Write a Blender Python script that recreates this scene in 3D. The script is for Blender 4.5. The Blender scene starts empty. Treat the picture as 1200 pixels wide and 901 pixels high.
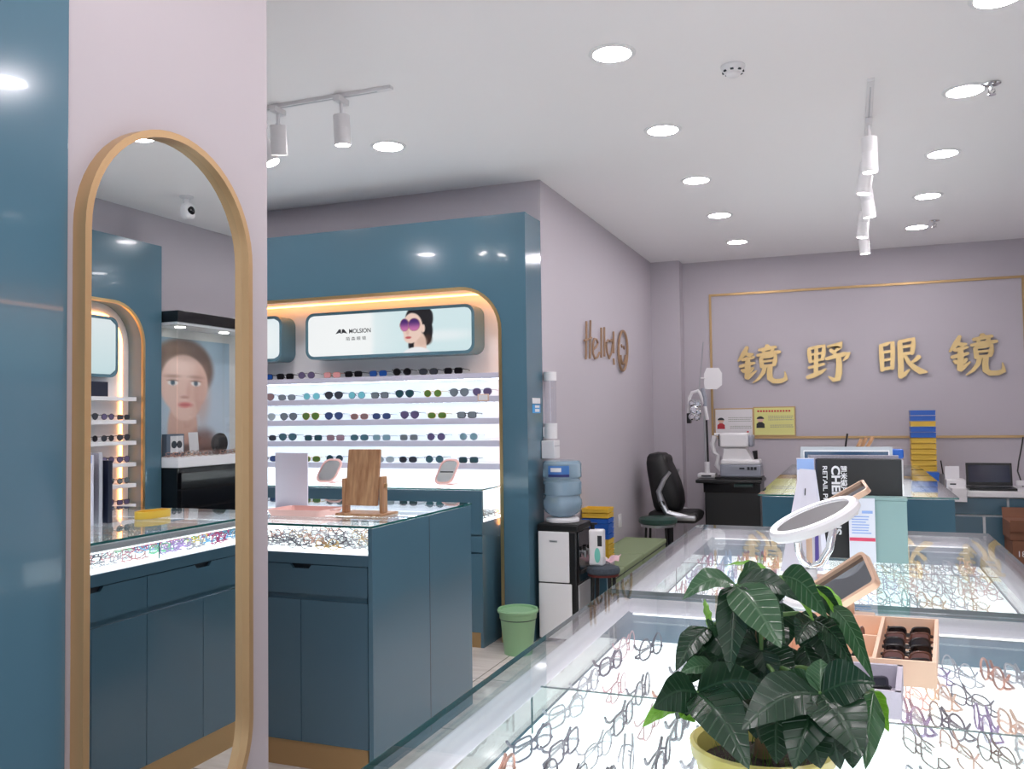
import bpy, bmesh, math, random
from mathutils import Vector, Matrix
random.seed(7)
PI = math.pi
SC = bpy.context.scene
COL = SC.collection

# ------------------------------------------------------------------ camera
F_PX, YAW, PITCH, ROLL, HCAM = 1029.4, .36775, .0374, -.01283, 1.5
def cam_axes():
    cy, sy, cp, sp = math.cos(YAW), math.sin(YAW), math.cos(PITCH), math.sin(PITCH)
    f = Vector((-sy*cp, cy*cp, sp)); r = Vector((cy, sy, 0)); u = r.cross(f)
    cr, sr = math.cos(ROLL), math.sin(ROLL)
    return cr*r + sr*u, -sr*r + cr*u, f
CR, CU, CF = cam_axes()
CAM = Vector((0, 0, HCAM))
cd = bpy.data.cameras.new('camera'); cam = bpy.data.objects.new('camera', cd); COL.objects.link(cam)
m = Matrix((CR, CU, -CF)).transposed().to_4x4(); m.translation = CAM
cam.matrix_world = m
cd.sensor_width = 36; cd.lens = F_PX/1200*36; cd.clip_start = .02; cd.clip_end = 100
SC.camera = cam
def ray(px, py): return CF + CR*((px-600)/F_PX) - CU*((py-450.5)/F_PX)
def at(px, py, Y):
    d = ray(px, py); return CAM + d*(Y/d.y)
def atz(px, py, z):
    d = ray(px, py); return CAM + d*((z-HCAM)/d.z)
def atx(px, py, X):
    d = ray(px, py); return CAM + d*(X/d.x)

# ------------------------------------------------------------------ mesh building
def perp(d):
    d = d.normalized()
    a = Vector((0, 0, 1)) if abs(d.z) < .9 else Vector((1, 0, 0))
    u = d.cross(a).normalized(); return u, d.cross(u).normalized()
class MB:
    def __init__(s): s.v = []; s.f = []; s.flat = set()
    def add(s, vs, fs):
        b = len(s.v); s.v += [Vector(p) for p in vs]; s.f += [tuple(b+i for i in f) for f in fs]; return s
    def box(s, x0, x1, y0, y1, z0, z1):
        return s.add([(x0,y0,z0),(x1,y0,z0),(x1,y1,z0),(x0,y1,z0),(x0,y0,z1),(x1,y0,z1),(x1,y1,z1),(x0,y1,z1)],
                     [(0,3,2,1),(4,5,6,7),(0,1,5,4),(1,2,6,5),(2,3,7,6),(3,0,4,7)])
    def rbox(s, c, size, bev=.005, rot=None, seg=2, taper=None):
        bm = bmesh.new(); bmesh.ops.create_cube(bm, size=1)
        for v in bm.verts:
            k = 1
            if taper is not None and v.co.z > 0: k = taper
            v.co = Vector((v.co.x*size[0]*k, v.co.y*size[1]*k, v.co.z*size[2]))
        if bev > 0: bmesh.ops.bevel(bm, geom=bm.edges[:], offset=bev, segments=seg, profile=.5, affect='EDGES', clamp_overlap=True)
        R = rot if rot is not None else Matrix.Identity(3)
        bm.verts.index_update()
        if bev > 0: s.flat |= {len(s.f)+i for i, f in enumerate(bm.faces) if max(abs(c) for c in f.normal) > .9995}
        s.add([R @ v.co + Vector(c) for v in bm.verts], [[v.index for v in f.verts] for f in bm.faces]); bm.free(); return s
    def rb(s, x0, x1, y0, y1, z0, z1, bev=.004, seg=2):
        return s.rbox(((x0+x1)/2,(y0+y1)/2,(z0+z1)/2), (x1-x0, y1-y0, z1-z0), bev, None, seg)
    def cyl(s, p0, p1, r0, r1=None, n=16):
        p0, p1 = Vector(p0), Vector(p1); r1 = r0 if r1 is None else r1
        u, w = perp(p1-p0); vs = []
        for p, r in ((p0, r0), (p1, r1)):
            for i in range(n):
                a = 2*PI*i/n; vs.append(p + u*(r*math.cos(a)) + w*(r*math.sin(a)))
        fs = [(i, (i+1) % n, n+(i+1) % n, n+i) for i in range(n)] + [tuple(range(n-1,-1,-1)), tuple(range(n, 2*n))]
        return s.add(vs, fs)
    def tube(s, pts, r, n=8, closed=False, flat=1.0, up=None):
        pts = [Vector(p) for p in pts]; k = len(pts)
        rs = r if isinstance(r, (list, tuple)) else [r]*k
        vs = []; u = None
        for i, p in enumerate(pts):
            if closed: t = pts[(i+1) % k] - pts[i-1]
            else: t = pts[min(i+1, k-1)] - pts[max(i-1, 0)]
            if t.length < 1e-9: t = Vector((0, 0, 1))
            t.normalize()
            if up is not None:
                w = t.cross(Vector(up)); w = w.normalized() if w.length > 1e-6 else perp(t)[0]; u = w.cross(t).normalized()
            elif u is None: u, w = perp(t)
            else:
                u = (u - t*u.dot(t)); u = u.normalized() if u.length > 1e-6 else perp(t)[0]; w = t.cross(u).normalized()
            for j in range(n):
                a = 2*PI*j/n; vs.append(p + u*(rs[i]*math.cos(a)) + w*(rs[i]*flat*math.sin(a)))
        fs = []
        for i in range(k if closed else k-1):
            a, b = i*n, ((i+1) % k)*n
            fs += [(a+j, a+(j+1) % n, b+(j+1) % n, b+j) for j in range(n)]
        if not closed: fs += [tuple(range(n-1,-1,-1)), tuple((k-1)*n+j for j in range(n))]
        return s.add(vs, fs)
    def lathe(s, prof, c, n=28, R=None):
        c = Vector(c); vs = []; fs = []
        for (r, z) in prof:
            for i in range(n):
                a = 2*PI*i/n; p = Vector((r*math.cos(a), r*math.sin(a), z)); vs.append(c + (R @ p if R is not None else p))
        k = len(prof)
        for q in range(k-1):
            fs += [(q*n+i, q*n+(i+1) % n, (q+1)*n+(i+1) % n, (q+1)*n+i) for i in range(n)]
        fs += [tuple(range(n-1,-1,-1)), tuple((k-1)*n+i for i in range(n))]
        return s.add(vs, fs)
    def prism(s, poly, o, ux, uy, d):
        o, ux, uy, d = Vector(o), Vector(ux), Vector(uy), Vector(d); n = len(poly)
        vs = [o+ux*a+uy*b for a, b in poly] + [o+ux*a+uy*b+d for a, b in poly]
        return s.add(vs, [tuple(range(n-1,-1,-1)), tuple(range(n, 2*n))] + [(i, (i+1) % n, n+(i+1) % n, n+i) for i in range(n)])
    def strip(s, a, b, d, closed=False):
        """solid band between the outlines a and b (3D points), extruded along d"""
        a = [Vector(p) for p in a]; b = [Vector(p) for p in b]; d = Vector(d); n = len(a)
        vs = a + b + [p+d for p in a] + [p+d for p in b]; fs = []
        for i in range(n if closed else n-1):
            j = (i+1) % n
            fs += [(i, j, n+j, n+i), (2*n+i, 3*n+i, 3*n+j, 2*n+j), (i, 2*n+i, 2*n+j, j), (n+i, n+j, 3*n+j, 3*n+i)]
        if not closed: fs += [(0, n, 3*n, 2*n), (n-1, 3*n-1, 4*n-1, 2*n-1)]
        return s.add(vs, fs)
    def mesh(s, name, M=None, smooth=35, fix=True):
        me = bpy.data.meshes.new(name)
        vs = [M @ p for p in s.v] if M is not None else s.v
        me.from_pydata([tuple(p) for p in vs], [], s.f)
        if fix:
            bm = bmesh.new(); bm.from_mesh(me); bmesh.ops.recalc_face_normals(bm, faces=bm.faces[:]); bm.to_mesh(me); bm.free()
        if smooth and len(me.polygons):
            me.polygons.foreach_set('use_smooth', [True]*len(me.polygons)); me.set_sharp_from_angle(angle=math.radians(smooth))
            if s.flat: me.polygons.foreach_set('use_smooth', [i not in s.flat for i in range(len(me.polygons))])
        me.update(); return me
WM = {}
def frame_of(loc, rz=0): return Matrix.Translation(Vector(loc)) @ Matrix.Rotation(rz, 4, 'Z')
def tag(o, label=None, cat=None, group=None, kind=None):
    for k, v in (('label', label), ('category', cat), ('group', group), ('kind', kind)):
        if v: o[k] = v
    return o
def thing(name, label, cat, loc, rz=0, group=None):
    o = bpy.data.objects.new(name, None); COL.objects.link(o); o.empty_display_size = .05
    o.location = loc; o.rotation_euler = (0, 0, rz); WM[o.name] = frame_of(loc, rz)
    return tag(o, label, cat, group)
def obj(name, mb, mat, parent=None, loc=None, smooth=35, local=False, label=None, fix=True):
    """one mesh object. Shapes are given in world space (or in the parent's space when local)"""
    M = None; L = Vector(loc) if loc is not None else Vector((0, 0, 0))
    if parent is not None:
        if not local: M = WM[parent.name].inverted()
    elif loc is not None: M = Matrix.Translation(-L)
    me = mb.mesh(name, M, smooth, fix)
    if mat is not None: me.materials.append(mat)
    o = bpy.data.objects.new(name, me); COL.objects.link(o)
    if parent is not None:
        o.parent = parent; WM[o.name] = WM[parent.name]
    else:
        o.location = L; WM[o.name] = Matrix.Translation(L)
    if label: o['label'] = label
    return o
def single(name, mb, mat, label, cat, loc, group=None, smooth=35):
    return tag(obj(name, mb, mat, None, loc, smooth), label, cat, group)
def struct(name, mb, mat, parent=None, smooth=35):
    o = obj(name, mb, mat, parent, smooth=smooth)
    if parent is None: o['kind'] = 'structure'
    return o
def copy_tree(o, parent=None):
    c = o.copy(); COL.objects.link(c)
    if parent is not None: c.parent = parent
    for ch in list(o.children): copy_tree(ch, c)
    return c

# ------------------------------------------------------------------ materials
def srgb(r, g, b):
    f = lambda c: (c/12.92 if c <= .04045 else ((c+.055)/1.055)**2.4)
    return (f(r/255), f(g/255), f(b/255), 1)
MATS = {}
def pm(name, col, rough=.5, metal=0, spec=.5, coat=0, emit=None, es=0, bump=None, vary=None, trans=None):
    if name in MATS: return MATS[name]
    m = bpy.data.materials.new(name); m.use_nodes = True; nt = m.node_tree; b = nt.nodes['Principled BSDF']
    c = col if len(col) == 4 else srgb(*col)
    b.inputs['Base Color'].default_value = c; b.inputs['Roughness'].default_value = rough
    b.inputs['Metallic'].default_value = metal; b.inputs['Specular IOR Level'].default_value = spec
    if coat: b.inputs['Coat Weight'].default_value = coat; b.inputs['Coat Roughness'].default_value = .03
    if emit is not None:
        b.inputs['Emission Color'].default_value = emit if len(emit) == 4 else srgb(*emit); b.inputs['Emission Strength'].default_value = es
    if trans: b.inputs['Transmission Weight'].default_value = trans
    if vary or bump:
        tc = nt.nodes.new('ShaderNodeTexCoord'); nz = nt.nodes.new('ShaderNodeTexNoise')
        sc, amt = (vary or bump)[:2]
        nz.inputs['Scale'].default_value = sc; nz.inputs['Detail'].default_value = 4
        nt.links.new(tc.outputs['Object'], nz.inputs['Vector'])
        if vary:
            mx = nt.nodes.new('ShaderNodeMix'); mx.data_type = 'RGBA'
            mx.inputs[6].default_value = tuple(x*(1-amt) for x in c[:3])+(1,); mx.inputs[7].default_value = tuple(min(1, x*(1+amt)) for x in c[:3])+(1,)
            nt.links.new(nz.outputs['Fac'], mx.inputs[0]); nt.links.new(mx.outputs[2], b.inputs['Base Color'])
        if bump:
            bp = nt.nodes.new('ShaderNodeBump'); bp.inputs['Strength'].default_value = bump[2] if len(bump) > 2 else .2; bp.inputs['Distance'].default_value = amt
            nt.links.new(nz.outputs['Fac'], bp.inputs['Height']); nt.links.new(bp.outputs['Normal'], b.inputs['Normal'])
    MATS[name] = m; return m
def glassmat(name, tint=(.93, .97, .96), rough=0, r0=.04, gain=1.0):
    """thin clear sheet: see-through, with Schlick reflection that grows towards grazing view"""
    m = bpy.data.materials.new(name); m.use_nodes = True; nt = m.node_tree; nt.nodes.clear()
    N = nt.nodes.new; out = N('ShaderNodeOutputMaterial'); mx = N('ShaderNodeMixShader')
    t = N('ShaderNodeBsdfTransparent'); g = N('ShaderNodeBsdfGlossy'); lw = N('ShaderNodeLayerWeight'); lw.inputs['Blend'].default_value = .5
    p = N('ShaderNodeMath'); p.operation = 'POWER'; p.inputs[1].default_value = 5
    q = N('ShaderNodeMath'); q.operation = 'MULTIPLY_ADD'; q.inputs[1].default_value = 1-r0; q.inputs[2].default_value = r0
    t.inputs['Color'].default_value = tint+(1,); g.inputs['Roughness'].default_value = rough
    g.inputs['Color'].default_value = (gain, gain, gain, 1); L = nt.links.new
    L(lw.outputs['Facing'], p.inputs[0]); L(p.outputs[0], q.inputs[0]); L(q.outputs[0], mx.inputs[0]); L(t.outputs[0], mx.inputs[1]); L(g.outputs[0], mx.inputs[2]); L(mx.outputs[0], out.inputs[0])
    return m
def emat(name, col, s):
    m = bpy.data.materials.new(name); m.use_nodes = True; nt = m.node_tree; nt.nodes.clear()
    out = nt.nodes.new('ShaderNodeOutputMaterial'); e = nt.nodes.new('ShaderNodeEmission')
    e.inputs[0].default_value = srgb(*col); e.inputs[1].default_value = s; nt.links.new(e.outputs[0], out.inputs[0]); return m
def picmat(name, emis=0.0, rough=.4):
    """a printed picture carried by the mesh's colour attribute"""
    m = bpy.data.materials.new(name); m.use_nodes = True; nt = m.node_tree; b = nt.nodes['Principled BSDF']
    a = nt.nodes.new('ShaderNodeVertexColor'); a.layer_name = 'print'
    nt.links.new(a.outputs[0], b.inputs['Base Color']); b.inputs['Roughness'].default_value = rough
    if emis >= .5: nt.links.remove(b.inputs['Base Color'].links[0]); b.inputs['Base Color'].default_value = (.01, .01, .012, 1)
    if emis: nt.links.new(a.outputs[0], b.inputs['Emission Color']); b.inputs['Emission Strength'].default_value = emis
    return m

TEAL = pm('teal lacquer', srgb(80, 115, 132), .14, spec=.5, coat=.4)
TEALF = pm('teal laminate', srgb(58, 97, 115), .3, spec=.3)
TEALD = pm('teal lacquer fronts', srgb(74, 106, 123), .2, spec=.5, coat=.3)
GROOVE = pm('dark groove', (18, 34, 44), .6)
GOLD = pm('brushed gold', (206, 178, 128), .34, metal=1)
GOLDTOE = pm('gold plinth', (190, 158, 112), .4, metal=.6)
BRASS = pm('mirror frame brass', (188, 154, 112), .38, metal=.5)
WALL = pm('lilac wall paint', (192, 186, 193), .75)
PILLAR = pm('pale pillar paint', (186, 178, 182), .7)
CEIL = pm('white ceiling paint', (248, 246, 247), .8)
WHITE = pm('white plastic', (232, 231, 233), .35)
WHITEM = pm('matt white', (236, 236, 238), .6)
TUBEH = pm('white lamp housing', (232, 226, 234), .4)
BLACK = pm('black plastic', (11, 11, 13), .38)
BLACKL = pm('black leather', (14, 15, 17), .5, bump=(160, .002, .3))
BLACKG = pm('black gloss', (10, 10, 14), .12)
CHROME = pm('chrome', (225, 225, 228), .08, metal=1)
SILVER = pm('silver', (186, 188, 192), .3, metal=.9)
MIRROR = pm('mirror silver', (240, 243, 243), .0, metal=1)
GLASS = glassmat('counter glass', (.95, .985, .975))
GLASSE = pm('glass edge', (46, 112, 110), .1, trans=.3)
SHOWG = glassmat('cabinet glass', (.97, .98, .98))
PANEL = pm('lit display floor', (245, 245, 247), .5, emit=(250, 250, 255), es=1.7)
SHELFW = pm('white shelf', (240, 241, 244), .35)
LEDW = emat('cool led strip', (226, 242, 255), 16)
LEDWARM = emat('warm led strip', (255, 168, 98), 9)
TUBEL = emat('case tube light', (255, 250, 255), 3)
LAMP = emat('downlight diffuser', (255, 247, 250), 105)
SPOTL = emat('spotlight lens', (255, 250, 246), 60)
BLUE = pm('blue tray plastic', (32, 96, 190), .4)
YELLOW = pm('yellow tray plastic', (226, 186, 64), .4)
OTT = pm('green fabric', (130, 144, 110), .85, bump=(220, .002, .3))
GREENP = pm('green bin plastic', (136, 176, 134), .4)
WOOD = None
def woodmat():
    m = bpy.data.materials.new('beech wood'); m.use_nodes = True; nt = m.node_tree; b = nt.nodes['Principled BSDF']
    tc = nt.nodes.new('ShaderNodeTexCoord'); mp = nt.nodes.new('ShaderNodeMapping'); mp.inputs['Scale'].default_value = (60, 60, 4)
    nz = nt.nodes.new('ShaderNodeTexNoise'); nz.inputs['Scale'].default_value = 1; nz.inputs['Detail'].default_value = 6
    cr = nt.nodes.new('ShaderNodeValToRGB'); cr.color_ramp.elements[0].color = srgb(164, 118, 84); cr.color_ramp.elements[1].color = srgb(206, 164, 124)
    cr.color_ramp.elements[0].position = .3; cr.color_ramp.elements[1].position = .7
    nt.links.new(tc.outputs['Object'], mp.inputs[0]); nt.links.new(mp.outputs[0], nz.inputs['Vector']); nt.links.new(nz.outputs['Fac'], cr.inputs[0]); nt.links.new(cr.outputs[0], b.inputs['Base Color'])
    b.inputs['Roughness'].default_value = .45; return m
WOOD = woodmat()
SIGNW = pm('brown sign wood', (158, 126, 98), .5)
PEACH = pm('peach card', (240, 204, 176), .6)
LILAC = pm('grey felt', (198, 192, 204), .85, bump=(400, .001, .3))
ROSE = pm('rose gold', (226, 190, 164), .35, metal=.3)
def floormat():
    m = bpy.data.materials.new('beige floor tile'); m.use_nodes = True; nt = m.node_tree; b = nt.nodes['Principled BSDF']
    tc = nt.nodes.new('ShaderNodeTexCoord'); br = nt.nodes.new('ShaderNodeTexBrick'); br.offset = 0; br.squash = 1
    mp0 = nt.nodes.new('ShaderNodeMapping'); mp0.inputs['Location'].default_value = (.445, .1, 0); nt.links.new(tc.outputs['Object'], mp0.inputs[0])
    for k, v in (('Scale', 1.0), ('Mortar Size', .004), ('Brick Width', .8), ('Row Height', .8), ('Mortar Smooth', .1), ('Bias', 0)): br.inputs[k].default_value = v
    br.inputs['Color1'].default_value = srgb(222, 214, 206); br.inputs['Color2'].default_value = srgb(226, 219, 212); br.inputs['Mortar'].default_value = srgb(142, 134, 128)
    mp = nt.nodes.new('ShaderNodeMapping'); mp.inputs['Scale'].default_value = (1.2, 9, 1); nz = nt.nodes.new('ShaderNodeTexNoise'); nz.inputs['Scale'].default_value = 2; nz.inputs['Detail'].default_value = 8
    nt.links.new(tc.outputs['Object'], mp.inputs[0]); nt.links.new(mp.outputs[0], nz.inputs['Vector'])
    mx = nt.nodes.new('ShaderNodeMix'); mx.data_type = 'RGBA'; mx.blend_type = 'MULTIPLY'
    cr = nt.nodes.new('ShaderNodeValToRGB'); cr.color_ramp.elements[0].color = (.72, .69, .66, 1); cr.color_ramp.elements[1].color = (1, 1, 1, 1); cr.color_ramp.elements[0].position = .35; cr.color_ramp.elements[1].position = .6
    nt.links.new(nz.outputs['Fac'], cr.inputs[0]); mx.inputs[0].default_value = .6
    nt.links.new(mp0.outputs[0], br.inputs['Vector']); nt.links.new(br.outputs['Color'], mx.inputs[6]); nt.links.new(cr.outputs[0], mx.inputs[7]); nt.links.new(mx.outputs[2], b.inputs['Base Color'])
    b.inputs['Roughness'].default_value = .25; return m
FLOORM = floormat()

# ------------------------------------------------------------------ pictures drawn onto grids
def smooth(e0, e1, x):
    t = max(0, min(1, (x-e0)/(e1-e0))); return t*t*(3-2*t)
def ell(u, v, cx, cy, rx, ry, soft=.1, ang=0):
    dx, dy = u-cx, v-cy
    if ang: c, s_ = math.cos(ang), math.sin(ang); dx, dy = dx*c+dy*s_, -dx*s_+dy*c
    d = math.sqrt((dx/rx)**2+(dy/ry)**2); return 1-smooth(1-soft, 1+soft, d)
def poly_in(u, v, P):
    r = False; n = len(P)
    for i in range(n):
        x1, y1 = P[i]; x2, y2 = P[i-1]
        if (y1 > v) != (y2 > v) and u < (x2-x1)*(v-y1)/(y2-y1)+x1: r = not r
    return r
def lerp(a, b, t): return tuple(x+(y-x)*t for x, y in zip(a, b))
def picture(name, o, ux, uy, nu, nv, fn, mat, parent, th=.002, mask=None, label=None):
    """flat print: grid of cells, colour per corner from fn(u, v) with u right, v up"""
    o, ux, uy = Vector(o), Vector(ux), Vector(uy)
    vs, fs, cs = [], [], []
    for j in range(nv+1):
        for i in range(nu+1):
            u, v = i/nu, j/nv
            if mask: uu, vv = mask(u, v)
            else: uu, vv = u, v
            vs.append(o+ux*uu+uy*vv); cs.append(fn(uu, vv))
    for j in range(nv):
        for i in range(nu): a = j*(nu+1)+i; fs.append((a, a+1, a+nu+2, a+nu+1))
    mb = MB(); mb.v = vs; mb.f = fs
    ob = obj(name, mb, mat, parent, smooth=0, fix=False, label=label)
    at_ = ob.data.color_attributes.new('print', 'FLOAT_COLOR', 'POINT')
    for i, c in enumerate(cs): at_.data[i].color = srgb(*c)
    return ob
def text_mesh(txt, size, bold=0):
    cu = bpy.data.curves.new('t', 'FONT'); cu.body = txt; cu.size = size; cu.extrude = .0004; cu.offset = bold; cu.align_x = 'LEFT'
    o = bpy.data.objects.new('t', cu); COL.objects.link(o); dg = bpy.context.evaluated_depsgraph_get(); dg.update()
    me = o.evaluated_get(dg).to_mesh(); vs = [v.co.copy() for v in me.vertices]; fs = [tuple(p.vertices) for p in me.polygons]
    o.evaluated_get(dg).to_mesh_clear(); bpy.data.objects.remove(o); bpy.data.curves.remove(cu); return vs, fs
def lettering(name, txt, size, o, ux, uy, mat, parent, bold=0, fit=None):
    vs, fs = text_mesh(txt, size, bold); o, ux, uy = Vector(o), Vector(ux), Vector(uy); nz = ux.cross(uy)
    k = 1
    if fit and vs: k = fit/max(v.x for v in vs)
    mb = MB(); mb.v = [o+ux*(v.x*k)+uy*v.y+nz*(v.z+.0005) for v in vs]; mb.f = fs
    return obj(name, mb, mat, parent, smooth=0, fix=False)
# ------------------------------------------------------------------ the room
CEZ = 3.175
struct('floor', MB().box(-6, 1.95, -2.5, 9.7, -.1, 0), FLOORM)
struct('ceiling', MB().box(-6.1, 2.1, -2.6, 9.85, CEZ, CEZ+.1), CEIL)
struct('wall_back', MB().box(-2.1, 2.1, 9.7, 9.85, 0, CEZ), WALL)
struct('wall_left', MB().box(-2.3, -2.01, 5.815, 9.7, 0, CEZ), WALL)
struct('wall_display', MB().box(-6, -2.3, 5.815, 5.95, 0, CEZ), WALL)
struct('wall_right', MB().box(1.95, 2.1, -2.5, 9.7, 0, CEZ), WALL)
struct('wall_far_left', MB().box(-6.1, -6, -2.5, 5.95, 0, CEZ), WALL)
struct('column_1', MB().box(-2.01, -1.70, 9.49, 9.7, 0, CEZ), WALL)
struct('pillar_1', MB().box(-2.25, -1.645, 1.48, 2.212, 0, CEZ), PILLAR)
wf = MB().box(-6, -1.3, -2.62, -2.5, 0, CEZ).box(-1.3, 1.7, -2.62, -2.5, 2.75, CEZ).box(1.7, 1.95, -2.62, -2.5, 0, CEZ)
struct('wall_front', wf, WALL)
w = struct('window_1', MB().box(-1.3, -1.24, -2.6, -2.52, 0, 2.75).box(1.64, 1.7, -2.6, -2.52, 0, 2.75).box(-1.24, 1.64, -2.6, -2.52, 2.69, 2.75)
           .box(-1.24, 1.64, -2.6, -2.52, 0, .06).box(.17, .23, -2.6, -2.52, .06, 2.69), SILVER)
struct('pane', MB().box(-1.24, .17, -2.565, -2.557, .06, 2.69), SHOWG, w)
struct('pane', MB().box(.23, 1.64, -2.565, -2.557, .06, 2.69), SHOWG, w)
t = thing('wall_panel', 'tall glossy teal panel on the wall beside the arched mirror', 'panel', (-1.95, .5, 0))
obj('panel_face', MB().rb(-2.25, -1.64, -2.3, 1.48, 0, 2.88, .003), TEAL, t)

# ------------------------------------------------------------------ arched wall mirror
def stadium(cy, hw, z0, z1, n=28):
    zt, zb = z1-hw, z0+hw; P = []
    for i in range(n+1):
        a = PI*i/n; P.append((cy+hw*math.cos(a), zt+hw*math.sin(a)))
    for i in range(n+1):
        a = PI+PI*i/n; P.append((cy+hw*math.cos(a), zb+hw*math.sin(a)))
    return P
mr = thing('wall_mirror', 'tall full-length arched mirror in thin brass frame on pale pillar', 'mirror', (-1.645, 1.795, .366))
So = [(-1.645, y, z) for y, z in stadium(1.795, .298, .366, 2.244)]
Si = [(-1.645, y, z) for y, z in stadium(1.795, .280, .384, 2.226)]
obj('frame', MB().strip(So, Si, (.038, 0, 0), True), BRASS, mr)
obj('mirror_glass', MB().prism([(a, b) for a, b in stadium(1.795, .281, .383, 2.227)], (-1.643, 0, 0), (0, 1, 0), (0, 0, 1), (.012, 0, 0)), MIRROR, mr, smooth=0)

# ------------------------------------------------------------------ lit arched display walls
def upath(x0, x1, ztop, r, n=10, z0=0.0):
    P = [(x0, z0), (x0, ztop-r)]
    P += [(x0+r-r*math.cos(PI/2*i/n), ztop-r+r*math.sin(PI/2*i/n)) for i in range(1, n+1)]
    P += [(x1-r+r*math.sin(PI/2*i/n), ztop-r+r*math.cos(PI/2*i/n)) for i in range(0, n+1)]
    P += [(x1, z0)]
    return P
def outer_of(P, x0, x1, zt, r, X0, X1, ZT):
    out = []
    xm = (x0+x1)/2
    for a, b in P:
        left = a < xm
        if b <= zt-r+1e-6: out.append((X0 if left else X1, b))
        else:
            ang = math.atan2(b-(zt-r), abs((x0+r if left else x1-r)-a)) if abs((x0+r if left else x1-r)-a) > 1e-6 else PI/2
            if (left and a > x0+r+1e-6) or (not left and a < x1-r-1e-6): out.append((a, ZT))
            elif ang <= PI/4: out.append((X0 if left else X1, zt-r+(ZT-zt+r)*math.tan(ang) if ang < PI/4-1e-6 else ZT))
            else: out.append(((X0+(x0+r-X0)*math.tan(ang-PI/4)) if left else (X1-(X1-x1+r)*math.tan(ang-PI/4)), ZT))
    return out
def display_wall(label, T, X0, X1, ZT, x0, x1, zt, r, depth, lining, loc, led=.016):
    """T maps (u along the wall, depth behind the front plane, z) to the world"""
    t = thing('display_wall', label, 'display wall', loc)
    P = upath(x0, x1, zt, r); O = outer_of(P, x0, x1, zt, r, X0, X1, ZT)
    dv = Vector(T(0, depth, 0))-Vector(T(0, 0, 0)); one = dv.normalized()
    obj('surround', MB().strip([T(a, 0, b) for a, b in P], [T(a, 0, b) for a, b in O], dv), TEAL, t)
    Pi = upath(x0+.022, x1-.022, zt-.022, r-.022)
    obj('arch_trim', MB().strip([T(a, -.006, b) for a, b in P], [T(a, -.006, b) for a, b in Pi], one*.02), GOLD, t)
    Pl = upath(x0+.012, x1-.012, zt-.012, r-.012)
    obj('niche_lining', MB().strip([T(a, .014, b) for a, b in P], [T(a, .014, b) for a, b in Pl], one*(depth-.03)), lining, t)
    a = MB(); c0, c1 = Vector(T(x0, depth-.016, 0)), Vector(T(x1, depth-.006, zt))
    lo = [min(c0[i], c1[i]) for i in range(3)]; hi = [max(c0[i], c1[i]) for i in range(3)]
    obj('back_panel', a.box(lo[0], hi[0], lo[1], hi[1], lo[2], hi[2]), SHELFW, t)
    i0 = led; Pa = upath(x0+i0, x1-i0, zt-i0, r-i0, z0=.75); i0 += .008+(led > .05)*.012; Pb = upath(x0+i0, x1-i0, zt-i0, r-i0, z0=.75); dl = depth-.075 if led < .05 else depth-.030
    obj('led_strip', MB().strip([T(a_, dl, b) for a_, b in Pa], [T(a_, dl, b) for a_, b in Pb], one*(.018 if led < .05 else .008)), LEDWARM, t)
    return t
LT = lambda a, d, b: (a, 5.5+d, b)
WD = display_wall('teal wall display with gold-edged arch around lit sunglasses shelves', LT, -5.95, -2.012, 2.88, -5.7, -2.19, 2.402, .31, .315, SHELFW, (-4, 5.5, 0))
SHZ = [1.812, 1.651, 1.497, 1.341, 1.181]
for k, z in enumerate(SHZ):
    s = obj('shelf', MB().rb(-5.66, -2.26, 5.64, 5.795, z-.034, z, .002), SHELFW, WD)
    obj('led_strip', MB().box(-5.6, -2.3, 5.705, 5.72, z-.0385, z-.0345), LEDW, s)
    obj('front_lip', MB().rb(-5.66, -2.26, 5.634, 5.641, z-.040, z+.001, .001), pm('lilac shelf edge', (206, 204, 220), .4), s)
    obj('bracket', MB().rb(-2.258, -2.205, 5.65, 5.79, z-.034, z-.004, .002), PEACH, s)
LI = lambda name: None
BOXG = pm('lightbox housing', srgb(92, 128, 142), .25)
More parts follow.
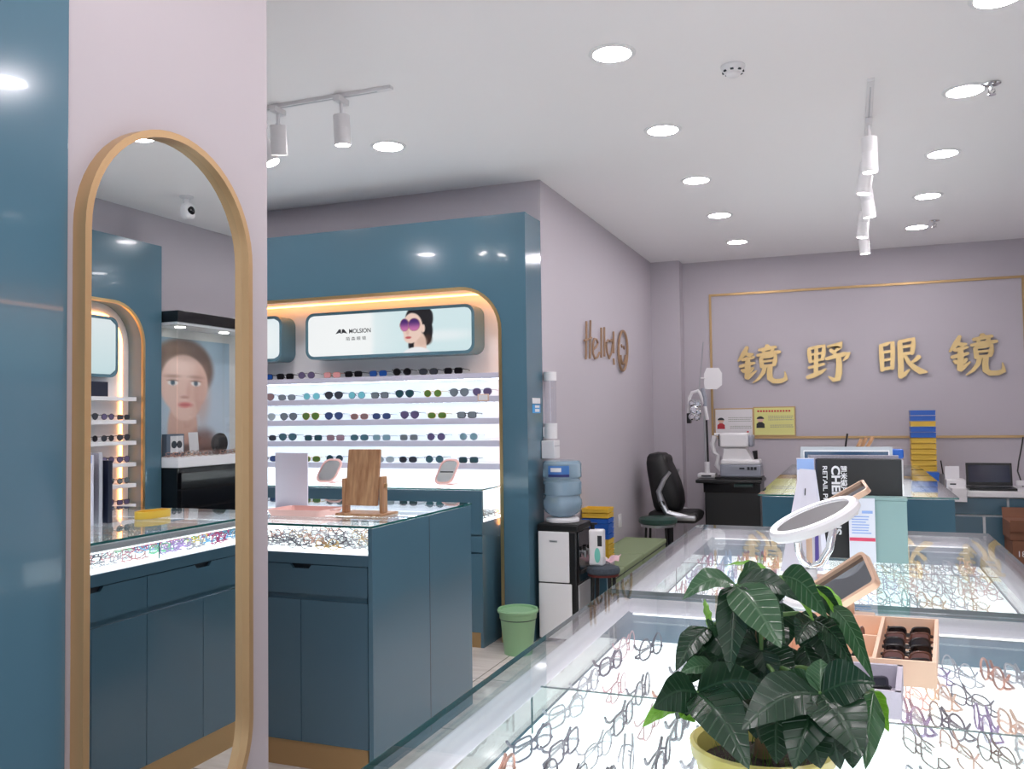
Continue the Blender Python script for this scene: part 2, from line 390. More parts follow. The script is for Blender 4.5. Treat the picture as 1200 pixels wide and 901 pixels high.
def face_shop(u, v):
    """print of the long lightbox: pale ground, bust in round sunglasses"""
    x, y = u*4.0, v            # 4 : 1
    c = lerp((246, 250, 250), (206, 232, 236), smooth(1.55, 1.75, x)*.8)
    c = lerp(c, (252, 254, 254), ell(x, y, .95, .5, .9, .9, .9)*.6)
    c = lerp(c, (238, 246, 248), ell(x, y, 3.3, .38, .7, .12, .8)*.8)
    hair = max(ell(x, y, 2.78, .78, .33, .36, .06), ell(x, y, 2.93, .5, .17, .34, .08), ell(x, y, 2.62, .18, .1, .16, .2))
    c = lerp(c, (22, 22, 26), hair)
    c = lerp(c, (66, 44, 36), ell(x, y, 2.98, .3, .1, .12, .4)*.8)
    neck = max(ell(x, y, 2.80, .14, .15, .34, .1), 0); c = lerp(c, (232, 200, 184), neck)
    c = lerp(c, (214, 180, 164), ell(x, y, 2.84, .26, .12, .1, .5)*.6)
    c = lerp(c, (240, 242, 244), ell(x, y, 2.72, -.06, .34, .19, .08))
    c = lerp(c, (238, 208, 194), max(ell(x, y, 2.62, .6, .24, .34, .06), ell(x, y, 2.58, .38, .17, .16, .1), ell(x, y, 2.87, .56, .05, .1, .2)))
    c = lerp(c, (20, 20, 24), ell(x, y, 2.84, .86, .26, .2, .1)*(1 if x > 2.6 else 0)*(1-ell(x, y, 2.6, .62, .26, .32, .05)))
    c = lerp(c, (226, 188, 174), ell(x, y, 2.5, .5, .04, .08, .4))
    c = lerp(c, (192, 92, 96), ell(x, y, 2.52, .36, .07, .03, .3))
    for cx, rx in ((2.43, .1), (2.66, .13)):
        c = lerp(c, (170, 120, 120), ell(x, y, cx, .66, rx+.014, .155, .06))
        c = lerp(c, lerp((74, 40, 110), (196, 112, 170), smooth(.76, .55, y)), ell(x, y, cx, .66, rx, .145, .05))
    return c
def rrmask(w, h, r):
    def f(u, v):
        y = v*h; d = min(y, h-y)
        ins = 0 if d >= r else r-math.sqrt(max(0, r*r-(r-d)**2))
        return (ins+(w-2*ins)*u)/w, v
    return f
LBM = picmat('lightbox print', .92, .25)
INK = pm('dark grey ink', (40, 44, 50), .6); INKW = pm('white ink', (236, 236, 238), .5); INKR = pm('red ink', (200, 60, 60), .5)
def rrect(x0, x1, z0, z1, r, n=7):
    P = []
    for cx, cz, a0 in ((x1-r, z1-r, 0), (x0+r, z1-r, PI/2), (x0+r, z0+r, PI), (x1-r, z0+r, 1.5*PI)):
        P += [(cx+r*math.cos(a0+PI/2*i/n), cz+r*math.sin(a0+PI/2*i/n)) for i in range(n+1)]
    return P
def lightbox(label, a0, a1, z0, z1, T, df, db, fn, nu=200, nv=56, flip=False, inked=True):
    t = thing('lightbox', label, 'lightbox', T((a0+a1)/2, db, z0))
    dv = Vector(T(0, db, 0))-Vector(T(0, df, 0))
    obj('housing', MB().prism(rrect(a0, a1, z0, z1, .07), T(0, df+.004, 0), Vector(T(1, 0, 0))-Vector(T(0, 0, 0)), (0, 0, 1), dv*.97), BOXG, t)
    b = .022; w, h = a1-a0-2*b, z1-z0-2*b
    A, B = rrect(a0, a1, z0, z1, .07), rrect(a0+b, a1-b, z0+b, z1-b, .05)
    obj('rim', MB().strip([T(x, df-.004, z) for x, z in A], [T(x, df-.004, z) for x, z in B], dv.normalized()*.01, True), BOXG, t)
    o = T(a1-b, df-.001, z0+b) if flip else T(a0+b, df-.001, z0+b)
    ux = (Vector(T(1, 0, 0))-Vector(T(0, 0, 0)))*(-w if flip else w)
    picture('screen', o, ux, (0, 0, h), nu, nv, fn, LBM, t, mask=rrmask(w, h, .05))
    if inked:
        X, Y = a0+b+.30, 5.5+df-.003
        obj('emblem', MB().prism([(0, 0), (.03, .034), (.046, .034), (.05, 0), (.036, .008)], (X-.06, Y, 2.136), (1, 0, 0), (0, 0, 1), (0, .001, 0))
            .prism([(0, 0), (.004, .034), (.02, .034), (.05, 0), (.014, .008)], (X-.008, Y, 2.136), (1, 0, 0), (0, 0, 1), (0, .001, 0)), INK, t, smooth=0)
        lettering('lettering', 'MOLSION', .045, (X+.055, Y, 2.137), (1, 0, 0), (0, 0, 1), INK, t, .0006, fit=.185)
        lettering('lettering', '陌 森 眼 镜', .03, (X+.03, Y, 2.085), (1, 0, 0), (0, 0, 1), INK, t, fit=.17)
    return t
lightbox('long rounded lightbox showing a woman in round purple sunglasses', -3.83, -2.44, 1.952, 2.301, LT, .12, .298, face_shop)
lightbox('blank pale lightbox on the teal display wall, half hidden by the pillar', -5.44, -4.045, 1.952, 2.301, LT, .12, .298, lambda u, v: lerp((222, 240, 244), (246, 250, 251), ell(u, v, .5, .5, .6, .7, .7)), 40, 16, inked=False)
# the opposite, right-hand display (seen in the mirror)
RT = lambda a, d, b: (1.78+d*.55, a, b)
RD = display_wall('teal lit display niche on opposite wall, seen in the mirror', lambda a, d, b: (1.78+d, a, b), 2.2, 5.437, 2.884, 2.45, 5.262, 2.402, .31, .166, pm('teal lining', srgb(92, 120, 138), .4), (1.78, 3.8, 0), .085)
SHR = [1.69, 1.518, 1.36, 1.197, 1.04, .885]
for z in SHR:
    s = obj('shelf', MB().rb(1.80, 1.93, 2.5, 5.20, z-.03, z, .002), SHELFW, RD)
lightbox('rounded blank lightbox in the opposite niche, seen in the mirror', 3.7, 5.075, 1.835, 2.285, lambda a, d, b: (1.78+d, a, b), .08, .142, lambda u, v: lerp((214, 236, 240), (240, 248, 250), v), 30, 12, inked=False)
t = thing('price_sign', 'small dark blue price sign on top shelf, seen in the mirror', 'sign', (1.86, 5.0, 1.69))
obj('board', MB().rb(1.85, 1.857, 4.72, 4.975, 1.691, 1.80, .002), pm('navy card', (20, 28, 52), .5), t)

# ------------------------------------------------------------------ black showcase on the right wall (seen in the mirror)
BLKL = pm('black lacquer', (14, 14, 18), .18, coat=.4)
def woman(u, v):
    c = lerp((120, 148, 166), (176, 190, 204), smooth(.0, 1.0, 1-v)*.8+.1)
    c = lerp(c, (196, 206, 218), ell(u, v, .62, .35, .5, .5, .8)*.7)
    c = lerp(c, (104, 84, 74), ell(u, v, .40, .73, .38, .27, .12))
    c = lerp(c, (150, 122, 104), ell(u, v, .32, .86, .2, .1, .6)*.6)
    c = lerp(c, (206, 166, 150), max(ell(u, v, .40, .2, .18, .3, .1), ell(u, v, .36, .0, .55, .15, .12)))
    c = lerp(c, (112, 78, 70), ell(u, v, .66, .06, .16, .14, .5)*.8)
    c = lerp(c, (60, 44, 42), ell(u, v, .44, .02, .2, .05, .5)*.6)
    c = lerp(c, (226, 190, 176), max(ell(u, v, .42, .60, .29, .26, .06), ell(u, v, .43, .46, .2, .18, .1)))
    c = lerp(c, (196, 150, 134), ell(u, v, .62, .52, .1, .22, .8)*.7)
    c = lerp(c, (238, 208, 196), ell(u, v, .36, .74, .16, .08, .7)*.7)
    for cx in (.28, .56):
        c = lerp(c, (150, 116, 100), ell(u, v, cx, .668, .085, .013, .9, .03 if cx < .4 else -.03)*.6)
        c = lerp(c, (236, 232, 230), ell(u, v, cx, .61, .06, .022, .3))
        c = lerp(c, (70, 90, 104), ell(u, v, cx, .612, .026, .022, .3))
        c = lerp(c, (96, 72, 64), ell(u, v, cx, .632, .06, .007, .6)*.7)
    c = lerp(c, (204, 158, 144), ell(u, v, .47, .54, .03, .07, .7)*.6)
    c = lerp(c, (168, 120, 108), ell(u, v, .42, .488, .05, .012, .6)*.7)
    c = lerp(c, (206, 120, 116), ell(u, v, .43, .42, .08, .024, .5))
    c = lerp(c, (160, 76, 76), ell(u, v, .43, .423, .07, .005, .6)*.7)
    return c
SHX = 1.622
sc_ = thing('showcase', 'black glass showcase with a woman poster, seen in the mirror', 'showcase', (1.75, 6.3, 0))
obj('carcass', MB().box(SHX+.01, 1.945, 5.445, 7.3, 0, 1.14).box(1.935, 1.948, 5.445, 7.3, 1.14, 2.37), BLKL, sc_)
obj('cornice', MB().rb(SHX, 1.948, 5.445, 7.3, 2.283, 2.372, .003), BLKL, sc_)
obj('display_shelf', MB().rb(SHX, 1.934, 5.445, 7.3, 1.14, 1.218, .004), SHELFW, sc_)
obj('back_panel', MB().box(1.925, 1.934, 5.45, 7.3, 1.218, 2.283), pm('showcase back', (206, 206, 204), .5), sc_)
picture('poster', (1.923, 6.42, 1.24), (0, -.975, 0), (0, 0, .95), 90, 100, lambda u, v: woman(1-u, v), picmat('poster print', .12, .4), sc_)
obj('glass_pane', MB().box(SHX+.004, SHX+.009, 5.45, 6.17, 1.22, 2.28), SHOWG, sc_)
obj('glass_pane', MB().box(SHX+.004, SHX+.009, 6.175, 7.29, 1.22, 2.28), SHOWG, sc_)
obj('glass_pane', MB().box(SHX+.02, 1.92, 5.446, 5.45, 1.22, 2.28), SHOWG, sc_)
obj('ceiling_panel', MB().box(SHX+.01, 1.93, 5.45, 7.29, 2.262, 2.282), SHELFW, sc_)
for y in (5.62, 6.15, 6.7): obj('spotlight', MB().cyl((1.76, y, 2.256), (1.76, y, 2.2625), .04, n=20), emat('showcase lamp', (255, 250, 240), 20) if 'showcase lamp' not in bpy.data.materials else bpy.data.materials['showcase lamp'], sc_)
for z0, z1 in ((.975, 1.10), (.83, .965), (.69, .82), (.12, .68)):
    d = obj('drawer', MB().rb(SHX-.012, SHX+.01, 5.47, 6.36, z0, z1, .003), BLKL, sc_)
    d = obj('drawer', MB().rb(SHX-.012, SHX+.01, 6.37, 7.28, z0, z1, .003), BLKL, sc_)

# ------------------------------------------------------------------ glass-topped counters
def front_units(root, plane, sgn, spans, axis, doors):
    """drawers with notched grips over pairs of doors on one face. axis 'x': the face lies along x at y=plane, sgn the way it faces"""
    def bx(a0, a1, z0, z1, d0, d1):
        p, q = sorted((plane+sgn*d0, plane+sgn*d1))
        return (a0, a1, p, q, z0, z1) if axis == 'x' else (p, q, a0, a1, z0, z1)
    def pr(poly, d0, d1):
        if axis == 'x': return (poly, (0, plane+sgn*d0, 0), (1, 0, 0), (0, 0, 1), (0, sgn*(d1-d0), 0))
        return (poly, (plane+sgn*d0, 0, 0), (0, 1, 0), (0, 0, 1), (sgn*(d1-d0), 0, 0))
    for a0, a1, notch in spans:
        c, z0, z1 = (a0+a1)/2, .748, .874
        if notch:
            P = [(a0+.002, z0), (a1-.002, z0), (a1-.002, z1), (c+.055, z1), (c+.04, z1-.017), (c-.04, z1-.017), (c-.055, z1), (a0+.002, z1)]
        else: P = [(a0+.002, z0), (a1-.002, z0), (a1-.002, z1), (a0+.002, z1)]
        d = obj('drawer', MB().prism(*pr(P, 0, .016)), TEALD, root, smooth=0)
        if notch: obj('grip', MB().box(*bx(c-.056, c+.056, z1-.02, z1+.001, -.004, .001)), GROOVE, d)
    for a0, a1 in doors: obj('door', MB().box(*bx(a0+.0015, a1-.0015, .116, .722, 0, .016)), TEALD, root, smooth=0)
def glass_case(root, x0, x1, y0, y1, glass, ends, tubes, over=.025, div=None, endm=None):
    zf = .93
    i = .016
    obj('body', MB().box(x0+i, x1-i, y0+i, y1-i, .11, .924), TEAL, root)
    obj('plinth', MB().box(x0+.012, x1-.012, y0+.012, y1-.012, 0, .11), GOLDTOE, root)
    obj('ledge', MB().box(x0, x1, y0, y1, .878, .9245), TEALD, root)
    obj('display_floor', MB().box(x0+.012, x1-.012, y0+.012, y1-.012, .925, zf), PANEL, root)
    for e in ends:
        b = dict(xm=(x0-.022, x0, y0, y1), xp=(x1, x1+.022, y0, y1), ym=(x0, x1, y0-.001, y0+.022), yp=(x0, x1, y1-.022, y1+.001))[e]
        obj('end_panel', MB().rb(b[0], b[1], b[2], b[3], 0, 1.038, .0015), endm or TEAL, root)
    for e in glass:
        b = dict(xm=(x0, x0+.006, y0+.022, y1-.022), xp=(x1-.006, x1, y0+.022, y1-.022), ym=(x0, x1, y0, y0+.006), yp=(x0, x1, y1-.006, y1))[e]
        obj('glass_pane', MB().box(b[0], b[1], b[2], b[3], zf-.002, 1.0385), GLASS, root)
    for e in tubes:
        a, w_ = .006, .036
        b = dict(xm=(x0+a, x0+a+w_, y0+.024, y1-.024), xp=(x1-a-w_, x1-a, y0+.024, y1-.024), ym=(x0+a+.03, x1-a-.03, y0+.022, y0+.022+w_), yp=(x0+a+.03, x1-a-.03, y1-.022-w_, y1-.022))[e]
        h = obj('lamp_housing', MB().rb(b[0], b[1], b[2], b[3], 1.004, 1.0385, .012, 3), TUBEH, root)
        c = MB(); d_ = .013
        obj('light_tube', c.box(b[0]+d_, b[1]-d_, b[2]+d_, b[3]-d_, .999, 1.0045), TUBEL, h)
    gx0 = x0-(over if 'xm' in glass else .0); gx1 = x1+(over if 'xp' in glass else 0)
    gy0 = y0-(over if 'ym' in glass else 0); gy1 = y1+(over if 'yp' in glass else 0)
    if 'xm' in ends: gx0 -= .022
    if 'xp' in ends: gx1 += .022
    g = obj('glass_top', MB().box(gx0, gx1, gy0, gy1, 1.04, 1.05), GLASS, root)
    e_ = .0012
    obj('glass_edge', MB().box(gx0-e_, gx0, gy0-e_, gy1+e_, 1.0402, 1.0498).box(gx1, gx1+e_, gy0-e_, gy1+e_, 1.0402, 1.0498).box(gx0, gx1, gy0-e_, gy0, 1.0402, 1.0498).box(gx0, gx1, gy1, gy1+e_, 1.0402, 1.0498), GLASSE, g)
    for y in div or []:
        d = obj('glass_divider', MB().box(x0+.025, x1-.025, y-.003, y+.003, zf, 1.015), GLASS, root)
        obj('glass_edge', MB().box(x0+.0235, x0+.025, y-.003, y+.003, zf, 1.016).box(x0+.025, x1-.025, y-.003, y+.003, 1.015, 1.0162), GLASSE, d)
CX0, CX1 = -.575, .435
NC = thing('glass_counter', 'near glass counter under the potted plant, full of clear eyeglasses', 'counter', (-.07, 1.5, 0))
glass_case(NC, CX0, CX1, .80, 2.238, ['xm', 'xp'], ['ym', 'yp'], ['xm', 'xp', 'yp', 'ym'], div=[1.509])
front_units(NC, CX0+.016, -1, [(.83, 1.5, True), (1.5, 2.21, True)], 'y', [(.83, 1.165), (1.165, 1.5), (1.5, 1.855), (1.855, 2.21)])
front_units(NC, CX1-.016, 1, [(.83, 1.5, True), (1.5, 2.21, True)], 'y', [(.83, 1.165), (1.165, 1.5), (1.5, 1.855), (1.855, 2.21)])
FC = thing('glass_counter', 'second glass counter carrying the black binder and round white mirror', 'counter', (-.07, 2.95, 0))
glass_case(FC, CX0, CX1, 2.242, 3.665, ['xm', 'xp'], ['ym', 'yp'], ['xm', 'xp', 'yp'], div=[2.913])
front_units(FC, CX0+.016, -1, [(2.265, 2.82, True), (2.82, 3.485, True), (3.485, 3.64, False)], 'y', [(2.265, 2.54), (2.54, 2.82), (2.82, 3.152), (3.152, 3.485), (3.485, 3.64)])
front_units(FC, CX1-.016, 1, [(2.265, 2.82, True), (2.82, 3.485, True), (3.485, 3.64, False)], 'y', [(2.265, 2.54), (2.54, 2.82), (2.82, 3.152), (3.152, 3.485), (3.485, 3.64)])
TC = thing('glass_counter', 'third glass counter before the gold sign wall, carrying monitor and trays', 'counter', (.01, 6.6, 0))
glass_case(TC, -.48, .495, 5.14, 8.2, ['xm', 'xp'], ['ym', 'yp'], ['xm', 'xp'], over=.02, endm=TEALF)
front_units(TC, -.48+.016, -1, [(5.2+.72*i, 5.92+.72*i, True) for i in range(4)], 'y', [(5.2+.36*i, 5.56+.36*i) for i in range(8)])
front_units(TC, .495-.016, 1, [(5.2+.72*i, 5.92+.72*i, True) for i in range(4)], 'y', [(5.2+.36*i, 5.56+.36*i) for i in range(8)])
LC = thing('glass_counter', 'teal glass counter behind the pillar with gold plinth', 'counter', (-2.8, 3.76, 0))
glass_case(LC, -3.95, -1.913, 3.252, 4.278, ['ym', 'yp'], ['xp', 'xm'], ['yp'], over=.01)
obj('panel_groove', MB().box(-1.8915, -1.8905, 3.785, 3.789, .02, 1.03), GROOVE, LC)
front_units(LC, 3.268, -1, [(-1.915-.665*(i+1), -1.915-.665*i, True) for i in range(3)], 'x', [(-1.915-.3325*(i+1), -1.915-.3325*i) for i in range(6)])
WC = thing('glass_counter', 'low glass-ended teal counter below the sunglasses shelves', 'counter', (-3.8, 5.5, 0))
obj('body', MB().box(-5.6, -2.29, 5.335, 5.79, .1, .815), TEAL, WC)
obj('end_panel', MB().rb(-2.29, -2.268, 5.32, 5.79, 0, .815, .0015), TEAL, WC)
obj('plinth', MB().box(-5.6, -2.292, 5.325, 5.78, 0, .1), GOLDTOE, WC)
obj('front_board', MB().rb(-5.6, -2.268, 5.31, 5.332, .735, 1.022, .002).box(-5.6, -2.268, 5.31, 5.332, .62, .725).box(-5.6, -2.268, 5.312, 5.332, .1, .61), TEAL, WC)
obj('display_floor', MB().box(-5.6, -2.272, 5.334, 5.79, .816, .822), PANEL, WC)
obj('glass_pane', MB().box(-2.276, -2.27, 5.334, 5.79, .823, 1.022), GLASS, WC)
g = obj('glass_top', MB().box(-5.6, -2.262, 5.30, 5.795, 1.024, 1.034), GLASS, WC)
obj('glass_edge', MB().box(-5.6, -2.262, 5.2985, 5.30, 1.0242, 1.0338).box(-2.262, -2.2605, 5.2985, 5.795, 1.0242, 1.0338), GLASSE, g)
obj('led_strip', MB().box(-5.5, -2.3, 5.74, 5.75, 1.012, 1.02), LEDW, WC)
# ------------------------------------------------------------------ ceiling lamps
ORD = ['first', 'second', 'third', 'fourth', 'fifth', 'sixth', 'seventh', 'eighth', 'ninth', 'tenth', 'eleventh', 'twelfth', 'thirteenth', 'fourteenth', 'fifteenth', 'sixteenth']
def make_downlight():
    t = thing('downlight', 'round white recessed downlight', 'ceiling light', (0, 0, CEZ))
    obj('trim_ring', MB().lathe([(.088, -.001), (.088, -.007), (.108, -.004), (.110, -.0005)], (0, 0, 0), 36), WHITEM, t, local=True)
    obj('diffuser', MB().cyl((0, 0, -.006), (0, 0, -.0015), .088, n=36), LAMP, t, local=True)
    return t
DL = make_downlight(); used = [False]
def downlight(x, y, label, group):
    o = DL if not used[0] else copy_tree(DL)
    used[0] = True; o.location = (x, y, CEZ); o['label'] = label; o['group'] = group
YS = [3.905, 5.08, 6.27, 7.46, 8.69]
for k, y in enumerate(YS): downlight(-.988, y, f'round recessed downlight, {ORD[4-k]} from back wall in row above the aisle', 'downlights above the aisle')
for k, y in enumerate([3.07]+YS): downlight(.597 if k else .53, y+(.07 if k == 1 else 0), f'round recessed downlight, {ORD[5-k]} from back wall in row past the track', 'downlights right of the track')
for y in (2.75,): downlight(-.988, y, 'round recessed downlight in the aisle row, overhead out of view', 'downlights above the aisle')
for k, y in enumerate((1.55, .35, -.85, -2.0)):
    downlight(-.988, y, f'round recessed downlight in the aisle row, {ORD[k]} towards the entrance', 'downlights near the entrance')
    downlight(.597, y, f'round recessed downlight in the track-side row, {ORD[k]} towards the entrance', 'downlights near the entrance')
downlight(-2.61, 4.712, 'round recessed downlight in front of the teal sunglasses display', 'downlights before the display')
downlight(-3.85, 4.712, 'round recessed downlight before the display, hidden behind the pillar', 'downlights before the display')
downlight(-5.05, 4.712, 'round recessed downlight before the display, at the far end', 'downlights before the display')
downlight(-4.0, 3.0, 'round recessed downlight behind the pillar over the teal counter', 'downlights before the display')

def spot_head(name, label, p, length, r, tilt, stem, group, axis='y'):
    """adapter, swivel and can; p: the track's underside"""
    t = thing(name, label, 'spotlight', p, 0, group); x, y, z = p
    d = (.05, .018) if axis == 'x' else (.018, .05)
    obj('adapter', MB().rb(x-d[0], x+d[0], y-d[1], y+d[1], z-.03, z, .003), WHITE, t)
    obj('swivel', MB().cyl((x, y, z-.03), (x, y, z-stem-.012), .009, n=12).rbox((x, y, z-stem-.006), (.022, .022, .03), .003), WHITE, t)
    R = Matrix.Rotation(tilt[0], 3, 'X') @ Matrix.Rotation(tilt[1], 3, 'Y')
    dn = R @ Vector((0, 0, -1)); a = Vector((x, y, z-stem)); b = a+dn*length
    obj('can', MB().lathe([(r*.92, 0), (r, -.004), (r, -length*.42), (r*.985, -length*.425), (r*.985, -length*.44), (r, -length*.445), (r, -length), (r*.9, -length), (r*.86, -length+.015)], a, 28, R), WHITE, t)
    obj('lens', MB().cyl(b-dn*.013, b-dn*.010, r*.86, n=24), SPOTL, t)
    return t
tr = thing('track_rail', 'white ceiling track rail over the glass counters', 'track', (.135, 6.5, CEZ))
obj('rail', MB().rb(.118, .152, 4.70, 8.6, CEZ-.018, CEZ, .002), WHITE, tr)
obj('slot', MB().box(.131, .139, 4.78, 8.55, CEZ-.0188, CEZ-.0175), SILVER, tr)
for k, (y, ty, tx, L) in enumerate([(5.32, .0, .02, .2), (5.85, .14, -.02, .2), (6.55, -.10, .05, .2), (7.3, .10, .0, .2), (8.05, -.06, .02, .2)]):
    spot_head('track_spotlight', f'white cylinder spotlight, {ORD[k]} along the track over the counters', (.135, y, CEZ-.018), L, .043, (tx, ty), .10, 'spotlights over the counters')
tr = thing('track_rail', 'white ceiling track rail before the teal sunglasses display', 'track', (-3.6, 3.86, CEZ))
obj('rail', MB().rb(-5.0, -2.115, 3.843, 3.877, CEZ-.018, CEZ, .002), WHITE, tr)
obj('slot', MB().box(-4.95, -2.2, 3.856, 3.864, CEZ-.0188, CEZ-.0175), SILVER, tr)
spot_head('track_spotlight', 'white spotlight hanging straight near the end of display track', (-2.41, 3.86, CEZ-.018), .155, .043, (.08, .0), .09, 'spotlights before the display')
spot_head('track_spotlight', 'white spotlight turned aside at the pillar edge on display track', (-2.80, 3.86, CEZ-.018), .155, .043, (.25, .12), .09, 'spotlights before the display')
spot_head('track_spotlight', 'white spotlight on display track, mostly behind the pillar edge', (-3.02, 4.0, CEZ-.018), .155, .043, (.1, -.5), .1, 'spotlights before the display')
t = thing('smoke_detector', 'round white smoke detector on the ceiling', 'smoke detector', (-.487, 4.273, CEZ))
obj('base', MB().lathe([(.056, 0), (.058, -.008), (.054, -.012), (.05, -.03), (.04, -.036)], (-.487, 4.273, CEZ), 30), WHITE, t)
obj('sensor_head', MB().lathe([(.034, -.035), (.034, -.045), (.026, -.052), (.01, -.056)], (-.487, 4.273, CEZ), 24), WHITE, t)
v = MB()
for i in range(8):
    a = 2*PI*i/8; v.rbox((-.487+.0475*math.cos(a), 4.273+.0475*math.sin(a), CEZ-.031), (.008, .016, .008), .001, Matrix.Rotation(a, 3, 'Z'))
obj('vent_slots', v, GROOVE, t)
for (x, y, la) in ((.712, 5.02, 'small chrome sprinkler beside the nearer right downlight'), (.723, 8.45, 'small chrome sprinkler beside the last right downlight')):
    t = thing('sprinkler', la, 'sprinkler', (x, y, CEZ), 0, 'ceiling sprinklers')
    obj('escutcheon', MB().lathe([(.042, 0), (.044, -.006), (.03, -.012), (.012, -.014)], (x, y, CEZ), 24), CHROME, t)
    obj('nozzle', MB().cyl((x, y, CEZ-.012), (x, y, CEZ-.035), .009, n=12).tube([(x-.013, y, CEZ-.03), (x-.015, y, CEZ-.045), (x, y, CEZ-.058), (x+.015, y, CEZ-.045), (x+.013, y, CEZ-.03)], .003, 6), CHROME, t)
    obj('deflector', MB().cyl((x, y, CEZ-.058), (x, y, CEZ-.061), .02, n=16), CHROME, t)
t = thing('security_camera', 'small white dome security camera on ceiling, seen in the mirror', 'camera', (1.315, 5.186, CEZ))
obj('base', MB().lathe([(.05, 0), (.05, -.01), (.03, -.02)], (1.315, 5.186, CEZ), 24), WHITE, t)
obj('arm', MB().cyl((1.315, 5.186, CEZ-.015), (1.315, 5.186, CEZ-.07), .02, n=14), WHITE, t)
obj('head', MB().rbox((1.30, 5.18, CEZ-.115), (.1, .095, .12), .035, seg=4), WHITE, t)
obj('lens', MB().lathe([(.001, .012), (.02, .01), (.032, 0), (.032, -.02)], (1.252, 5.172, CEZ-.115), 20, Matrix.Rotation(-PI/2, 3, 'Y')), BLACKG, t)

# ------------------------------------------------------------------ back wall: gold frame, characters, certificates
BY = 9.7
t = thing('wall_frame', 'thin gold rectangular trim framing the gold characters on the back wall', 'frame', (.2, BY, 1.2))
fx0, fx1, fz0, fz1 = at(832.5, 430, BY).x, 1.60, at(835, 514, BY).z, at(833, 345, BY).z
R4 = lambda x0, x1, z0, z1: [(x0, BY, z0), (x1, BY, z0), (x1, BY, z1), (x0, BY, z1)]
obj('trim', MB().strip(R4(fx0, fx1, fz0, fz1), R4(fx0+.024, fx1-.024, fz0+.024, fz1-.024), (0, -.014, 0), True), GOLDTOE, t)
def brush(strokes):
    """brush strokes as flat ribbons: each stroke is [(x, y, half width), ...] in a unit box"""
    out = []
    for S in strokes:
        L, Rr = [], []
        P = [Vector((a, b)) for a, b, _ in S]
        for i, (a, b, w_) in enumerate(S):
            d = (P[min(i+1, len(P)-1)]-P[max(i-1, 0)]).normalized(); n = Vector((-d.y, d.x))
            L.append(P[i]+n*w_); Rr.append(P[i]-n*w_)
        d0 = (P[0]-P[1]).normalized()*S[0][2]*.6; d1 = (P[-1]-P[-2]).normalized()*S[-1][2]*.6
        out.append([tuple(P[0]+d0)]+[tuple(p) for p in L]+[tuple(P[-1]+d1)]+[tuple(p) for p in reversed(Rr)])
    return out
JING = [[(.22,.98,.02),(.15,.80,.035),(.02,.60,.012)], [(.17,.80,.025),(.26,.76,.03),(.34,.78,.015)], [(.10,.63,.02),(.22,.66,.028),(.36,.70,.018)],
        [(.05,.46,.022),(.2,.50,.03),(.37,.55,.018)], [(.225,.66,.03),(.22,.4,.035),(.2,.14,.03)], [(.11,.38,.026),(.14,.30,.016)], [(.33,.42,.02),(.28,.30,.012)], [(.2,.14,.03),(.28,.22,.025),(.40,.34,.01)],
        [(.62,1.0,.025),(.66,.94,.03)], [(.46,.88,.02),(.62,.91,.028),(.82,.95,.02)], [(.55,.86,.022),(.58,.79,.02)], [(.76,.90,.022),(.71,.80,.02)], [(.42,.74,.02),(.64,.78,.032),(.90,.82,.022)],
        [(.50,.68,.024),(.51,.56,.026),(.52,.42,.026)], [(.50,.68,.02),(.66,.70,.024),(.80,.72,.026),(.79,.58,.028),(.76,.46,.024)], [(.52,.57,.016),(.65,.585,.018),(.77,.60,.016)], [(.52,.45,.02),(.64,.46,.022),(.76,.475,.02)],
        [(.58,.44,.026),(.54,.28,.026),(.44,.12,.02),(.32,.02,.008)], [(.69,.46,.03),(.67,.28,.032),(.68,.12,.036),(.76,.05,.036),(.90,.05,.034),(1.0,.10,.03),(1.0,.20,.014),(.985,.30,.006)]]
YE = [[(.08,.88,.022),(.09,.72,.028),(.11,.52,.022)], [(.08,.88,.02),(.26,.92,.024),(.42,.95,.028),(.41,.78,.028),(.38,.58,.022)], [(.11,.72,.016),(.25,.745,.02),(.40,.76,.016)], [(.11,.54,.018),(.25,.57,.022),(.39,.60,.018)],
      [(.25,.92,.022),(.24,.7,.026),(.23,.40,.028),(.22,.18,.028)], [(.06,.38,.018),(.22,.42,.024),(.42,.47,.018)], [(.02,.12,.026),(.18,.18,.034),(.34,.26,.028),(.46,.34,.01)],
      [(.50,.92,.02),(.66,.95,.026),(.82,1.0,.028),(.78,.90,.028),(.66,.78,.016)], [(.56,.84,.024),(.64,.76,.028),(.68,.70,.018)], [(.46,.60,.022),(.66,.66,.03),(.86,.71,.032),(.97,.72,.03),(.92,.62,.024),(.84,.54,.008)],
      [(.74,.66,.03),(.75,.44,.036),(.74,.22,.04),(.70,.06,.038),(.62,.04,.03),(.50,.14,.008)]]
YAN = [[(.06,.88,.024),(.07,.60,.03),(.08,.22,.026)], [(.06,.86,.022),(.20,.90,.026),(.32,.94,.03),(.32,.66,.03),(.30,.26,.024)], [(.08,.68,.018),(.2,.70,.02),(.31,.72,.018)], [(.08,.48,.018),(.2,.50,.02),(.31,.52,.018)], [(.08,.26,.02),(.19,.28,.024),(.30,.30,.02)],
       [(.46,.94,.024),(.62,.97,.026),(.78,1.0,.032),(.77,.84,.032),(.74,.62,.024)], [(.50,.80,.018),(.62,.82,.022),(.76,.84,.018)], [(.49,.62,.018),(.62,.64,.024),(.75,.66,.02)],
       [(.48,.94,.03),(.49,.6,.036),(.49,.3,.036),(.48,.06,.034)], [(.46,.05,.03),(.56,.12,.03),(.68,.24,.01)], [(.90,.56,.03),(.80,.46,.024),(.68,.38,.012)], [(.58,.60,.022),(.66,.42,.028),(.78,.28,.036),(.92,.18,.042),(1.06,.16,.012)]]
